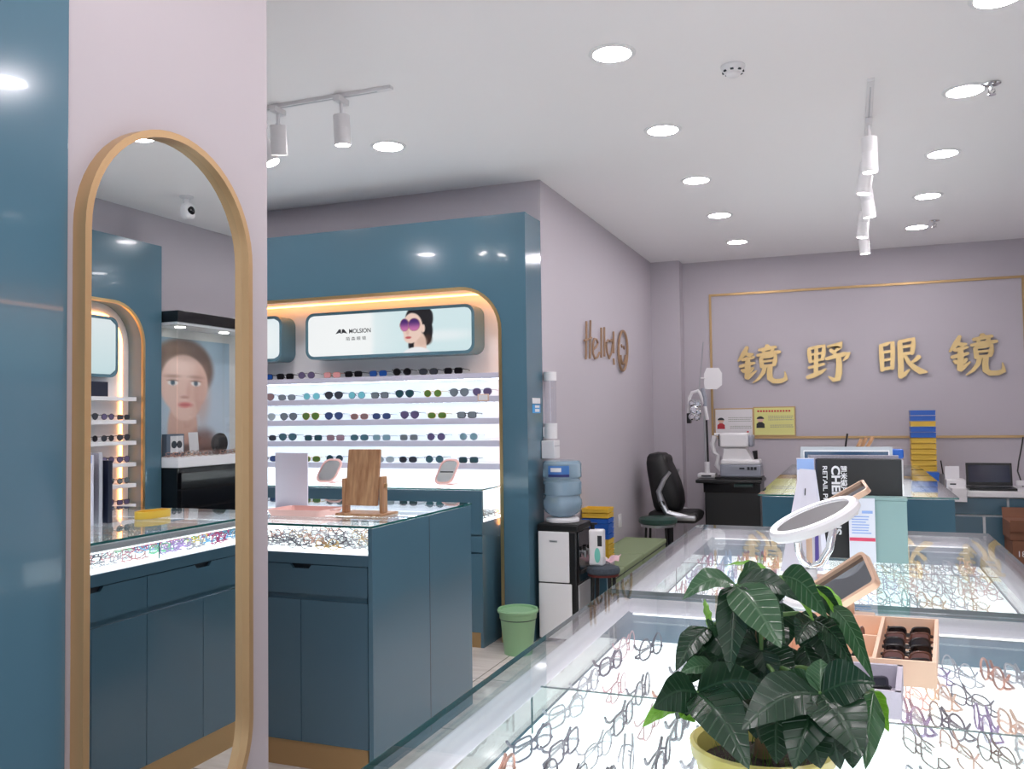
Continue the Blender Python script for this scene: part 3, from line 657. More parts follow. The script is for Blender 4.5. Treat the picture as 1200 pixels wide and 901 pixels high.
def bigchar(S, bold, px0, py0, px1, py1, label):
    a, b = at(px0, py1, BY), at(px1, py0, BY); w_, h_ = b.x-a.x, b.z-a.z; cx = (a.x+b.x)/2
    mb = MB()
    for i, P in enumerate(brush([[(x, y, r*bold) for x, y, r in s] for s in S])):
        mb.prism([(x*w_, y*h_) for x, y in P], (a.x, BY-.045+.0006*i, a.z), (1, 0, 0), (0, 0, 1), (0, .02, 0))
    t = thing('gold_character', label, 'sign', (cx, BY, a.z), 0, 'gold characters on the back wall')
    obj('character_face', mb, GOLD, t, smooth=0)
    obj('standoff', MB().cyl((cx, BY-.03, (a.z+b.z)/2), (cx, BY, (a.z+b.z)/2), .006, n=8), GOLD, t)
bigchar(JING, 1.8, 865, 404, 920, 450, 'gold brush-stroke character, first of the row, above the certificates')
bigchar(YE, 1.85, 945, 402, 996, 448, 'gold brush-stroke character, second of the row, over the black binder')
bigchar(YAN, 1.8, 1030, 397, 1082, 445, 'gold brush-stroke character, third of the row, above the blue trays')
bigchar(JING, 1.8, 1112, 391, 1174, 441, 'gold brush-stroke character, last of the row, above the laptop')
def cert(px0, py0, px1, py1, label, paper, title, coat, red):
    a, b = at(px0, py1, BY), at(px1, py0, BY); w_, h_ = b.x-a.x, b.z-a.z
    t = thing('certificate', label, 'certificate', ((a.x+b.x)/2, BY, a.z), 0, 'certificates on the back wall')
    y = BY-.022
    obj('backing', MB().rb(a.x, b.x, y, BY-.001, a.z, b.z, .002), GOLDTOE, t)
    obj('paper', MB().box(a.x+.012, b.x-.012, y-.001, y, a.z+.012, b.z-.012), paper, t)
    X = lambda u: a.x+w_*u
    Z = lambda v_: a.z+h_*v_
    tl = MB()
    for i in range(12 if title else 0): tl.box(X(.10+.067*i), X(.145+.067*i), y-.0018, y-.001, Z(.82), Z(.88))
    if title: obj('title_marks', tl, INKR, t, smooth=0)
    p = MB(); random.seed(3)
    for v0 in (.66, .60, .54, .36, .30):
        u = .36 if v0 > .5 else .4
        while u < .93:
            du = random.uniform(.02, .05); p.box(X(u), X(min(u+du, .95)), y-.0018, y-.001, Z(v0), Z(v0+.022)); u += du+.012
    obj('text_lines', p, pm('pale ink', (150, 150, 140), .6), t, smooth=0)
    ph = obj('portrait', MB().prism([(X(.07), Z(.28)), (X(.27), Z(.28)), (X(.265), Z(.42)), (X(.21), Z(.48)), (X(.13), Z(.48)), (X(.075), Z(.42))], (0, y-.002, 0), (1, 0, 0), (0, 0, 1), (0, .0009, 0)), coat, t, smooth=0)
    n = 16
    obj('portrait_face', MB().prism([(X(.17)+.018*w_/.24*math.cos(2*PI*i/n), Z(.57)+.028*math.sin(2*PI*i/n)) for i in range(n)], (0, y-.0022, 0), (1, 0, 0), (0, 0, 1), (0, .0009, 0)), pm('skin print', (222, 186, 166), .6), ph, smooth=0)
    obj('portrait_hair', MB().prism([(X(.17)+.021*w_/.24*math.cos(PI*i/n), Z(.585)+.028*math.sin(PI*i/n)) for i in range(n+1)], (0, y-.0024, 0), (1, 0, 0), (0, 0, 1), (0, .0009, 0)), INK, ph, smooth=0)
    if red: obj('stamp', MB().prism([(X(.85)+.012*math.cos(2*PI*i/n), Z(.17)+.012*math.sin(2*PI*i/n)) for i in range(n)], (0, y-.002, 0), (1, 0, 0), (0, 0, 1), (0, .0009, 0)), INKR, t, smooth=0)
cert(838, 478, 883, 512, 'white framed certificate with a red-jacketed portrait', pm('white paper', (228, 226, 228), .6), False, pm('red jacket', (178, 44, 56), .6), True)
cert(883.5, 476, 932, 511, 'yellow framed certificate with a dark-suited portrait', pm('yellow paper', (222, 220, 142), .6), True, pm('dark suit', (34, 34, 40), .6), False)

# ------------------------------------------------------------------ Hello sign on the side wall
HX = -2.01
HS = thing('hello_sign', 'wooden Hello! lettering mounted on the lilac side wall', 'sign', (HX, 7.0, 2.0))
def hp(px, py): p = atx(px, py, HX+.02); return p
def hl(pts, px=lambda x: 670+x/10.0125, py=lambda y: 360+y/10.0125): return [hp(px(a), py(b)) for a, b in pts]
def ring(cx, cy, rx, ry, a0=0, a1=360, n=24): return [(cx+rx*math.cos(math.radians(a0+(a1-a0)*i/n)), cy-ry*math.sin(math.radians(a0+(a1-a0)*i/n))) for i in range(n+1)]
LW = .0095
def letter(parts, name='letter', par=HS, mat=None):
    mb = MB()
    for P in parts: mb.tube(hl(P), LW, 8)
    return obj(name, mb, mat or SIGNW, par)
letter([[(172, 165), (166, 610)], [(220, 155), (212, 602)], [(150, 390), (190, 378), (232, 358)]])
letter([[(250, 500), (285, 470), (305, 420), (290, 375), (265, 370), (248, 430), (250, 540), (270, 600), (300, 590), (325, 530)]])
letter([[(346, 240), (346, 590)]])
letter([[(382, 235), (384, 578)]])
letter([[(405, 420), (425, 385), (450, 400), (470, 380), (482, 430), (468, 530), (440, 600), (415, 530), (405, 430)]])
letter([[(490, 285), (492, 540)], [(492, 600), (497, 675)]], 'exclamation_mark')
SS = thing('smiley_sign', 'wooden smiling face ring on the lilac side wall', 'sign', (HX, 7.6, 1.9))
R_ = lambda P: MB().tube(hl(P), .009, 8)
obj('face_ring', MB().tube(hl(ring(600, 510, 52, 232, 0, 360, 32)[:-1]), .0125, 8, True), SIGNW, SS)
obj('mouth', MB().tube(hl(ring(603, 560, 30, 105, 180, 360, 16)), .012, 8), SIGNW, SS)
obj('eye', R_([(583, 440), (590, 470)]), SIGNW, SS); obj('eye', R_([(608, 458), (615, 490)]), SIGNW, SS)
# wall switch
t = thing('wall_socket', 'white wall plate low on the side wall behind trays', 'socket', tuple(atx(726, 610, HX)))
p = atx(726, 610, HX); obj('plate', MB().rb(HX, HX+.01, p.y-.045, p.y+.045, p.z-.06, p.z+.06, .003), WHITE, t)
obj('rocker', MB().rb(HX+.01, HX+.014, p.y-.02, p.y+.02, p.z-.035, p.z+.035, .002), WHITE, t)

# ------------------------------------------------------------------ water dispenser corner
DX0, DX1, DY0, DY1 = -1.985, -1.70, 5.59, 5.90
t = thing('water_dispenser', 'black and white water dispenser beside the teal display end', 'water dispenser', (-1.84, 5.75, 0))
obj('cabinet', MB().rb(DX0, DX1-.012, DY0+.006, DY1, .015, .74, .012), BLACK, t)
obj('top', MB().rb(DX0-.004, DX1, DY0, DY1+.005, .735, .785, .012), BLACK, t)
obj('side_panel', MB().rb(DX0+.005, DX1-.065, DY0-.002, DY0+.012, .40, .735, .006), WHITE, t)
obj('side_panel', MB().rb(DX0+.005, DX1-.05, DY0-.002, DY0+.012, .03, .392, .006), WHITE, t)
obj('badge', MB().rb(-1.90, -1.845, DY0-.004, DY0, .665, .677, .001), SILVER, t)
obj('front_panel', MB().rb(DX1-.014, DX1-.002, DY0+.02, DY1-.02, .40, .735, .006), BLACKG, t)
obj('front_door', MB().rb(DX1-.014, DX1-.002, DY0+.02, DY1-.02, .04, .385, .006), pm('grey door', (168, 168, 170), .4), t)
for y in (DY0+.10, DY0+.2):
    tp = obj('tap', MB().cyl((DX1-.01, y, .60), (DX1+.02, y, .595), .012, n=12).cyl((DX1+.016, y, .60), (DX1+.016, y, .56), .01, n=12), SILVER, t)
    obj('lever', MB().rb(DX1+.004, DX1+.024, y-.01, y+.01, .605, .63, .003), BLACK, tp)
obj('drip_tray', MB().rb(DX1-.01, DX1+.012, DY0+.06, DY1-.03, .455, .475, .004), BLACK, t)
bc = Vector((-1.855, 5.745, .785))
t = thing('water_bottle', 'large blue water bottle upside down on the dispenser', 'bottle', tuple(bc))
obj('collar', MB().lathe([(.10, 0), (.115, .004), (.115, .02), (.10, .034), (.07, .036)], bc, 30), WHITE, t)
BR = .135
body = [(.05, .03), (.085, .045), (.118, .07), (BR-.004, .10), (BR, .125), (BR-.002, .15), (BR-.012, .165), (BR-.012, .18), (BR-.003, .19), (BR-.003, .27), (BR-.012, .28), (BR-.012, .295), (BR-.001, .305), (BR-.002, .37), (BR, .395), (BR-.015, .415), (BR-.05, .42)]
obj('bottle_body', MB().lathe([(r, z) for r, z in body], bc, 36), pm('blue bottle', (176, 210, 232), .12, spec=.6, trans=.6), t)
def curved_label(c, r, a0, a1, z0, z1, n=10):
    mb = MB(); vs = []
    for i in range(n+1):
        a = a0+(a1-a0)*i/n
        for rr in (r, r+.001):
            for z in (z0, z1): vs.append((c[0]+rr*math.cos(a), c[1]+rr*math.sin(a), c[2]+z))
    fs = []
    for i in range(n):
        b, d = 4*i, 4*i+4; fs += [(b+2, d+2, d+3, b+3), (b, b+1, d+1, d), (b+1, b+3, d+3, d+1), (b, d, d+2, b+2)]
    return mb.add(vs, fs)
L1 = obj('label', curved_label(bc, BR+.001, -2.0, -.9, .312, .385), pm('blue label', (64, 118, 186), .4), t)
obj('label_band', curved_label(bc, BR+.0022, -2.0, -.9, .312, .328), pm('navy label band', (40, 46, 110), .4), L1)
obj('label_print', curved_label(bc, BR+.0024, -1.85, -1.3, .345, .372), INKW, L1)
obj('date_tag', curved_label(bc, BR-.002, -2.55, -2.35, .20, .26), INK, t)
# cup dispenser on wall
cx, cy_ = HX+.05, atx(645, 470, HX+.05).y
z = lambda py: atx(645, py, HX+.05).z
t = thing('cup_dispenser', 'clear tube cup dispenser on the wall above the water bottle', 'cup dispenser', (HX, cy_, z(540)))
obj('tube', MB().cyl((cx, cy_, z(498)), (cx, cy_, z(440)), .042, n=24), glassmat('clear tube', (.92, .93, .95), .05), t)
obj('cap', MB().cyl((cx, cy_, z(446)), (cx, cy_, z(436)), .045, n=24), WHITE, t)
obj('collar', MB().cyl((cx, cy_, z(514)), (cx, cy_, z(496)), .046, n=24), WHITE, t)
obj('cups', MB().lathe([(.03, z(500)), (.036, z(488))], (cx, cy_, 0), 20), pm('paper cup', (244, 236, 200), .6), t) if False else None
obj('bracket', MB().rb(HX, cx, cy_-.03, cy_+.03, z(512), z(500), .004), WHITE, t)
t = thing('paper_box', 'plain white box hanging below the cup dispenser', 'box', (HX, cy_, z(542)))
obj('box_body', MB().rb(HX+.001, HX+.095, cy_-.065, cy_+.06, 1.212, z(516), .004), WHITE, t)
obj('lid_seam', MB().box(HX+.0945, HX+.0955, cy_-.06, cy_+.055, z(523), z(522)), SILVER, t)
p = at(627, 474, 5.55)
t = thing('sticker_pair', 'blue and white sticker pair on the teal display end', 'sticker', (-2.012, 5.66, 1.5))  # flat printed stickers on the teal panel end, no mounted sign
a, b = atx(623, 484, -2.011), atx(633, 473, -2.011)
q0, q1 = atx(622, 466, -2.011), atx(632.5, 473, -2.011)
obj('blue_sticker', MB().box(-2.012, -2.0105, 5.60, 5.76, a.z, b.z-.005), pm('cyan print', (40, 150, 214), .4), t)
obj('white_sticker', MB().box(-2.012, -2.0105, 5.60, 5.76, q1.z, q0.z), INKW, t)
obj('print_marks', MB().box(-2.0106, -2.0100, 5.65, 5.74, (a.z+b.z)/2+.004, b.z-.012).box(-2.0106, -2.0100, 5.65, 5.74, a.z+.008, (a.z+b.z)/2-.004), INKW, t)
# bin
t = thing('waste_bin', 'round green plastic waste bin by the water dispenser', 'bin', (-2.02, 5.28, 0))
c = (-2.015, 5.285, 0)
obj('bin_body', MB().lathe([(.086, .004), (.09, 0), (.112, .215), (.119, .225), (.121, .262), (.117, .262), (.085, .012)], c, 40), GREENP, t)
obj('rim', MB().lathe([(.116, .262), (.121, .258), (.131, .262), (.133, .275), (.127, .284), (.117, .282), (.114, .27)], c, 40), GREENP, t)
obj('band_line', MB().lathe([(.1125, .2165), (.1195, .2225), (.1198, .2245), (.112, .219)], c, 40), GROOVE, t)

# ------------------------------------------------------------------ stool, bottle, basket, trays, ottomans
sx, sy = atz(702, 668, .5).x, 5.78
sx = -1.50
STC = Vector((-1.565, 5.71, 0))
t = thing('padded_stool', 'small round dark padded stool beside the water dispenser', 'stool', tuple(STC))
obj('seat', MB().lathe([(.02, .452), (.098, .452), (.110, .465), (.112, .482), (.104, .498), (.08, .505), (.02, .507)], STC, 32), pm('dark mottled fabric', (58, 66, 76), .8, vary=(60, .6)), t)
obj('seat_ring', MB().lathe([(.095, .44), (.104, .442), (.104, .456), (.095, .456)], STC, 32), pm('dark red trim', (90, 34, 30), .5), t)
for i in range(4):
    a = PI/4+i*PI/2; obj('leg', MB().cyl((STC.x+.08*math.cos(a), STC.y+.08*math.sin(a), .445), (STC.x+.095*math.cos(a), STC.y+.095*math.sin(a), 0), .013, .012, 10), BLACK, t)
p = Vector((-1.605, 5.71, .5075))
t = thing('lotion_bottle', 'white square bottle with black pump on the padded stool', 'bottle', tuple(p))
zt_ = at(694, 618, p.y).z
obj('bottle_body', MB().rb(p.x-.05, p.x+.05, p.y-.035, p.y+.035, p.z, zt_-.01, .012, 3), WHITE, t)
obj('pump', MB().cyl((p.x-.03, p.y, zt_-.012), (p.x-.03, p.y, zt_+.022), .014, n=14).rbox((p.x-.02, p.y, zt_+.026), (.045, .02, .012), .003), BLACK, t)
obj('print', MB().box(p.x+.012, p.x+.042, p.y-.0362, p.y-.0348, p.z+.13, p.z+.2), INK, t)
obj('print_swirl', MB().prism([(.02*math.cos(2*PI*i/16), .05*math.sin(2*PI*i/16)) for i in range(16)], (p.x+.01, p.y-.0362, p.z+.07), (1, 0, 0), (0, 0, 1), (0, .001, 0)), pm('mint print', (120, 206, 190), .5), t)
OX0, OX1 = -1.985, -1.60
OS = [(5.99, 6.50), (6.515, 7.13), (7.145, 8.05)]
OS = [(6.02, 6.44), (6.455, 7.07), (7.085, 8.02)]
for k, (y0, y1) in enumerate(OS):
    t = thing('storage_ottoman', f'green fabric storage bench, {["nearest the water dispenser", "between two others along side wall", "nearest the office chair"][k]}', 'ottoman', ((OX0+OX1)/2, (y0+y1)/2, 0), 0, 'green storage benches along the wall')
    obj('box_body', MB().rb(OX0+.006, OX1-.006, y0+.006, y1-.006, 0, .335, .008), OTT, t)
    obj('lid', MB().rb(OX0, OX1, y0, y1, .335, .38, .012, 3), OTT, t)
    obj('lid_seam', MB().box(OX0+.004, OX1-.0045, y0+.0045, y1-.0045, .330, .337), GROOVE, t)
p = atz(712, 677, .38)
BKX, BKY = -1.70, 6.13
t = thing('basket', 'small pale plastic basket on the first green bench', 'basket', (BKX, BKY, .38))
bw, bd, bh = .085, .06, .085
mb = MB()
for (a0, b0, a1, b1) in ((-bw, -bd, bw, -bd), (bw, -bd, bw, bd), (bw, bd, -bw, bd), (-bw, bd, -bw, -bd)):
    dv = Vector((a1-a0, b1-b0, 0)); L = dv.length; nx = dv.normalized()
    for z0, z1 in ((0, .02), (.034, .044), (.058, .085)):
        mb.strip([(BKX+a0, BKY+b0, .38+z0), (BKX+a1, BKY+b1, .38+z0)], [(BKX+a0*1.03, BKY+b0*1.03, .38+z1), (BKX+a1*1.03, BKY+b1*1.03, .38+z1)], Vector((-nx.y, nx.x, 0))*.003)
    n = int(L/.02)
    for i in range(n+1): q = Vector((BKX+a0, BKY+b0, .38))+nx*(L*i/n); mb.rbox((q.x, q.y, .38+.042), (.005, .005, .083), 0)
obj('basket_wall', mb, pm('lilac plastic', (206, 200, 208), .4), t)
obj('basket_floor', MB().box(BKX-bw, BKX+bw, BKY-bd, BKY+bd, .381, .385), pm('lilac plastic', (206, 200, 208), .4), t)
t = thing('tissue_pack', 'green and white tissue pack lying on the basket', 'tissues', (BKX-.02, BKY, .468))
obj('packet', MB().rbox((BKX-.03, BKY-.01, .483), (.15, .10, .028), .01, Matrix.Rotation(.12, 3, 'Y')), WHITE, t)
obj('green_print', MB().rbox((BKX-.05, BKY-.0625, .486), (.08, .002, .014), .0, Matrix.Rotation(.12, 3, 'Y')), pm('mint print', (120, 206, 190), .5), t)
t = thing('paper_sheet', 'pink and white crumpled paper on the basket beside tissue pack', 'paper', (BKX+.07, BKY, .468))
mb = MB(); vs = []; 
for j in range(5):
    for i in range(6): vs.append((BKX+.02+.024*i, BKY-.05+.025*j, .474+.012*math.sin(i*1.7+j)+.008*i*(j > 1)))
mb.add(vs, [(j*6+i, j*6+i+1, j*6+i+7, j*6+i+6) for j in range(4) for i in range(5)])
obj('sheet', mb, pm('pinkish paper', (238, 200, 208), .7), t)
t = thing('storage_box', 'narrow dark teal upright box between water dispenser and first green bench', 'box', (-1.66, 5.96, 0))
obj('box_body', MB().rb(-1.72, -1.60, 5.92, 6.005, 0, .43, .004), TEALF, t)
obj('lid', MB().rb(-1.723, -1.597, 5.917, 6.008, .43, .45, .004), TEALF, t)
def tray_stack(base, cols, w_, d_, h_, group, where, rz=0):
    """each lens tray is a thing: shell with lip and a recessed front"""
    for k, c in enumerate(cols):
        nm = 'blue' if c == 'b' else 'yellow'; x, y, z_ = base; z0 = z_+k*h_
        same = [i for i, q in enumerate(cols) if q == c]; pos = len(cols)-1-k
        la = f'{nm} plastic lens tray {where}, ' + ('topmost' if pos == 0 else 'lowest' if k == 0 else ORD[pos]+' from the top')
        t = thing('lens_tray', la, 'tray', (x, y, z0), rz, group)
        mt = BLUE if c == 'b' else YELLOW
        mb = MB().box(-w_/2, w_/2, -d_/2, d_/2, .001, .006)
        for q in ((-w_/2, w_/2, -d_/2, -d_/2+.004), (-w_/2, w_/2, d_/2-.004, d_/2), (-w_/2, -w_/2+.004, -d_/2+.004, d_/2-.004), (w_/2-.004, w_/2, -d_/2+.004, d_/2-.004)): mb.box(q[0], q[1], q[2], q[3], .006, h_-.006)
        obj('tray_shell', mb, mt, t, local=True)
        a, b = w_/2, d_/2
        obj('lip', MB().strip([(-a-.003, -b-.003, h_-.016), (a+.003, -b-.003, h_-.016), (a+.003, b+.003, h_-.016), (-a-.003, b+.003, h_-.016)], [(-a+.001, -b+.001, h_-.016), (a-.001, -b+.001, h_-.016), (a-.001, b-.001, h_-.016), (-a+.001, b-.001, h_-.016)], (0, 0, .008), True), mt, t, local=True)
tsz = at(702, 594, 6.72).z; tray_stack((-1.885, 6.74, .381), list('yyyybbbbyy'), .21, .17, (tsz-.381)/10, 'lens trays on the first green bench', 'stacked on the first green bench')

# ------------------------------------------------------------------ chair, green stool, equipment table
def office_chair():
    CH = Vector((at(778, 600, 8.64).x, 8.64, 0))
    t = thing('office_chair', 'black leather office chair with silver arms by the instrument table', 'chair', tuple(CH))
    Y0 = CH.y
    P = lambda px, py, y=Y0: at(px, py, y)
    # backrest as a padded slab along its side profile, facing +x
    prof = [(786, 603), (784, 580), (777, 555), (771, 538), (771, 529)]
    C = [P(a, b) for a, b in prof]
    mb = MB(); n = len(C); secs = []
    hw = [.19, .21, .22, .21, .18]; th = [.14, .155, .13, .105, .08]
    vs = []; m_ = 16
    for i, c in enumerate(C):
        tdir = (C[min(i+1, n-1)]-C[max(i-1, 0)]).normalized(); nx = Vector((0, 1, 0)).cross(tdir).normalized()
        for j in range(m_):
            a = 2*PI*j/m_; cs, sn = math.cos(a), math.sin(a)
            e = lambda q: math.copysign(abs(q)**.5, q)
            vs.append(c+nx*(th[i]*e(cs))+Vector((0, 1, 0))*(hw[i]*e(sn)))
    fs = [(i*m_+j, i*m_+(j+1) % m_, (i+1)*m_+(j+1) % m_, (i+1)*m_+j) for i in range(n-1) for j in range(m_)]+[tuple(range(m_-1, -1, -1)), tuple((n-1)*m_+j for j in range(m_))]
    o = obj('backrest', mb.add(vs, fs), BLACKL, t, smooth=60)
    sm = o.modifiers.new('soft', 'SUBSURF'); sm.levels = sm.render_levels = 1
    o = obj('headrest', MB().rbox(C[3]+Vector((.075, 0, -.03)), (.10, .32, .15), .04, Matrix.Rotation(-.1, 3, 'Y'), 3), BLACKL, t)
    a, b = P(783, 600), P(850, 600)
    obj('seat', MB().rbox((CH.x+.12, Y0, .52), (.48, .42, .11), .045, None, 3), BLACKL, t)
    for s in (-1, 1):
        y = Y0+s*.235
        q = [Vector((CH.x-.16, y, .60)), Vector((CH.x-.20, y, .70)), Vector((CH.x-.16, y, .80)), Vector((CH.x-.08, y, .90))] if False else None
        A = [at(x, yy, Y0-.235) for x, yy in ((785, 553), (778, 562), (772, 576), (776, 590), (782, 601), (806, 607))]
        if s > 0: A = [p+Vector((0, .47, 0)) for p in A]
        ar = obj('arm', MB().tube(A, [.016, .022, .027, .034, .032, .028], 10), SILVER, t)
        obj('arm_pad', MB().rbox(A[-1]+Vector((-.03, 0, .0)), (.22, .07, .05), .02, None, 3), SILVER if s < 0 else BLACKL, ar)
        obj('pivot', MB().cyl(A[3]+Vector((0, -.03*s, 0)), A[3]+Vector((0, .03*s, 0)), .03, n=18), BLACK, ar)
    obj('gas_lift', MB().cyl((CH.x+.06, Y0, .12), (CH.x+.06, Y0, .47), .03, n=16), BLACK, t)
    bs = MB()
    for i in range(5):
        a = 2*PI*i/5+.3; bs.tube([(CH.x+.06, Y0, .13), (CH.x+.06+.23*math.cos(a), Y0+.23*math.sin(a), .085)], [.03, .018], 8)
    bo = obj('star_base', bs, BLACK, t)
    for i in range(5):
        a = 2*PI*i/5+.3; c = Vector((CH.x+.06+.23*math.cos(a), Y0+.23*math.sin(a), .032)); obj('caster', MB().cyl(c-Vector((0, .02, 0)), c+Vector((0, .02, 0)), .03, n=14), BLACK, bo)
office_chair()
GS = Vector((-1.60, 8.22, 0))
GS = Vector((at(771, 610, 8.21).x, 8.21, 0))
t = thing('round_stool', 'round stool with dark green seat beyond the green benches', 'stool', tuple(GS))
zs = at(771, 606, 8.21).z
obj('seat', MB().lathe([(.02, zs-.06), (.165, zs-.06), (.178, zs-.045), (.178, zs-.012), (.16, zs), (.02, zs+.004)], GS, 32), pm('dark green vinyl', (42, 72, 64), .35), t)
obj('seat_ring', MB().lathe([(.15, zs-.085), (.162, zs-.083), (.162, zs-.062), (.15, zs-.062)], GS, 32), SILVER, t)
for i in range(4):
    a = PI/4+i*PI/2; obj('leg', MB().cyl((GS.x+.13*math.cos(a), GS.y+.13*math.sin(a), zs-.08), (GS.x+.16*math.cos(a), GS.y+.16*math.sin(a), 0), .012, n=10), BLACK, t)
TY = 9.16
tx0, tx1 = at(823, 600, TY).x, at(896, 600, TY).x
tz = at(860, 562, TY-.2).z
t = thing('instrument_table', 'black instrument table holding the eye-testing machine', 'table', ((tx0+tx1)/2, TY, 0))
obj('tabletop', MB().rb(tx0-.02, tx1, TY-.27, TY+.26, tz-.035, tz, .01), BLACK, t)
obj('cabinet', MB().rb(tx0+.06, tx1-.02, TY-.2, TY+.25, .05, tz-.035, .01), BLACK, t)
obj('apron', MB().rb(tx0+.05, tx1-.015, TY-.215, TY-.19, tz-.13, tz-.035, .004), BLACKG, t)
cp = obj('control_panel', MB().rbox(((tx0+tx1)/2+.14, TY-.27, tz-.05), (.18, .06, .02), .006, Matrix.Rotation(.4, 3, 'X')), pm('dark green panel', (34, 52, 50), .3), t)
obj('foot', MB().rb(tx0+.1, tx1-.04, TY-.25, TY+.26, 0, .05, .01), BLACK, t)
# autorefractor
px = lambda x, y, Y=TY: at(x, y, Y)
t = thing('autorefractor', 'white eye-testing machine on the black instrument table', 'eye tester', tuple(px(865, 556)))
b0, b1 = px(846, 556), px(893, 545)
obj('base', MB().rb(b0.x, b1.x, TY-.13, TY+.13, tz+.022, b1.z+.01, .012), pm('grey plastic', (150, 154, 166), .4), t)
obj('base_plate', MB().rb(b0.x-.05, b1.x+.01, TY-.15, TY+.15, tz+.001, tz+.022, .004), BLACK, t)
obj('base_cover', MB().rb(b0.x+.004, b1.x-.01, TY-.12, TY+.12, b1.z+.01, px(870, 538).z, .015, 3), WHITE, t)
bt = MB()
for i in range(3): bt.rb(px(877+4*i, 541).x, px(880+4*i, 541).x, TY-.135, TY-.128, px(880, 555).z+.045, px(880, 555).z+.075, .002)
obj('button', bt.rb(px(868, 541).x, px(874, 541).x, TY-.135, TY-.128, px(880, 555).z+.052, px(880, 555).z+.068, .002), INK, t)
A = [px(848, 540), px(884, 540), px(875, 525), px(850, 525)]
obj('column', MB().prism([(p.x, p.z) for p in A], (0, TY-.1, 0), (1, 0, 0), (0, 0, 1), (0, .2, 0)), WHITE, t)
h0, h1 = px(845, 524), px(878, 507)
obj('head', MB().rb(h0.x, h1.x, TY-.12, TY+.12, h0.z, h1.z, .02, 3), WHITE, t)
obj('eyepiece', MB().rb(h1.x-.005, h1.x+.045, TY-.10, TY+.10, h0.z+.005, h1.z-.02, .02, 3), pm('grey plastic', (150, 154, 166), .4), t)
obj('screen', MB().rb(h0.x-.012, h0.x+.002, TY-.1, TY+.1, h0.z+.015, h1.z-.012, .004), INK, t)
obj('chin_rest', MB().tube([px(838, 511), px(835, 520), px(837, 530), px(842, 534), px(840, 545), px(845, 552)], [.03, .028, .024, .022, .026, .022], 10).tube([px(837, 509), px(844, 509)], .014, 8), WHITE, t)
obj('joystick', MB().cyl(px(886, 538, TY-.05), px(884.5, 528, TY-.05), .018, .026, 14), BLACK, t)
# refraction stand
SY = 9.2
t = thing('refraction_stand', 'white refraction stand with lens phoropter and square reading card', 'eye tester', tuple(px(828, 560, SY)))
b = px(829, 560, SY)
obj('base', MB().rb(b.x-.09, b.x+.09, SY-.07, SY+.07, tz+.001, tz+.05, .012), WHITE, t)
obj('control_keys', MB().rb(b.x-.05, b.x+.05, SY-.075, SY-.069, tz+.015, tz+.03, .001), INK, t)
obj('sleeve', MB().cyl((b.x, SY, tz+.04), tuple(px(828.5, 541, SY)), .028, n=18), WHITE, t)
for dx in (-.012, .012): obj('column', MB().cyl(px(828.5, 543, SY)+Vector((dx, 0, 0)), px(826.5, 488, SY)+Vector((dx, 0, 0)), .010, n=12), SILVER if dx < 0 else BLACK, t)
obj('arm', MB().tube([px(829, 492, SY), px(826, 476, SY), px(821, 462, SY), px(818, 458, SY), px(811, 460, SY), px(808, 466, SY), px(807, 488, SY)], .018, 10), WHITE, t)
obj('back_bracket', MB().tube([px(826, 476, SY), px(826, 466, SY), px(823, 455, SY)], .022, 8), pm('grey plastic', (150, 154, 166), .4), t)
ph = obj('phoropter', MB().rbox(px(815, 480, SY-.02), (.11, .06, .22), .03, None, 3), SILVER, t)
for i, (dx, dz, r) in enumerate(((-.03, .07, .034), (.03, .06, .036), (-.01, .0, .045), (.035, -.03, .03), (-.03, -.07, .036), (.02, -.085, .03))):
    c = px(815, 480, SY-.02)+Vector((dx, -.028, dz)); obj('lens_dial', MB().lathe([(r, 0), (r, -.014), (r*.7, -.02), (r*.55, -.012)], c, 22, Matrix.Rotation(-PI/2, 3, 'X')), CHROME, ph)
obj('forehead_pad', MB().rb(px(805.5, 480, SY).x, px(810, 480, SY).x, SY-.06, SY+.02, px(808, 496, SY).z, px(808, 484, SY).z, .006), BLACK, ph)
obj('card_rod', MB().cyl(px(819, 460, SY), px(824, 401, SY), .006, n=8), SILVER, t)
c = px(836, 444, SY)
hexa = [(-10, -12), (4, -12), (10, -7), (10, 7), (6, 13), (-8, 13), (-11, 6), (-11, -6)]
obj('reading_card', MB().prism([((px(836+a, 444-b_, SY)-c).x, (px(836+a, 444-b_, SY)-c).z) for a, b_ in hexa], c, (1, 0, 0), (0, 0, 1), (0, .006, 0)), WHITE, t)
obj('card_clip', MB().rbox(px(824, 443, SY), (.05, .02, .014), .004), WHITE, t)

# ------------------------------------------------------------------ desk along the back wall
DYF = 8.95
desk = thing('back_desk', 'teal drawer desk with white top against the back wall', 'desk', (1.25, 9.3, 0))
zd = at(1160, 576, DYF).z
obj('desktop', MB().rb(.60, 1.94, DYF-.02, 9.69, zd-.05, zd, .004), WHITEM, desk)
xe = at(1184, 640, DYF).x
obj('carcass', MB().box(.62, 1.93, DYF+.02, 9.68, 0, zd-.052), WHITEM, desk)
zl = at(1140, 604, DYF).z
for a0, a1, z0, z1, nm in ((.62, at(1180, 595, DYF).x, zl+.01, zd-.06, 'drawer'), (at(1183, 595, DYF).x, 1.93, zl+.01, zd-.06, 'drawer'), (.62, at(1152, 620, DYF).x, .03, zl-.01, 'door'), (at(1155.5, 620, DYF).x, xe+.02, .03, zl-.01, 'door'), (xe+.04, 1.93, .03, zl-.01, 'door')):
    obj(nm, MB().rb(a0, a1, DYF, DYF+.019, z0, z1, .002), TEALD, desk)
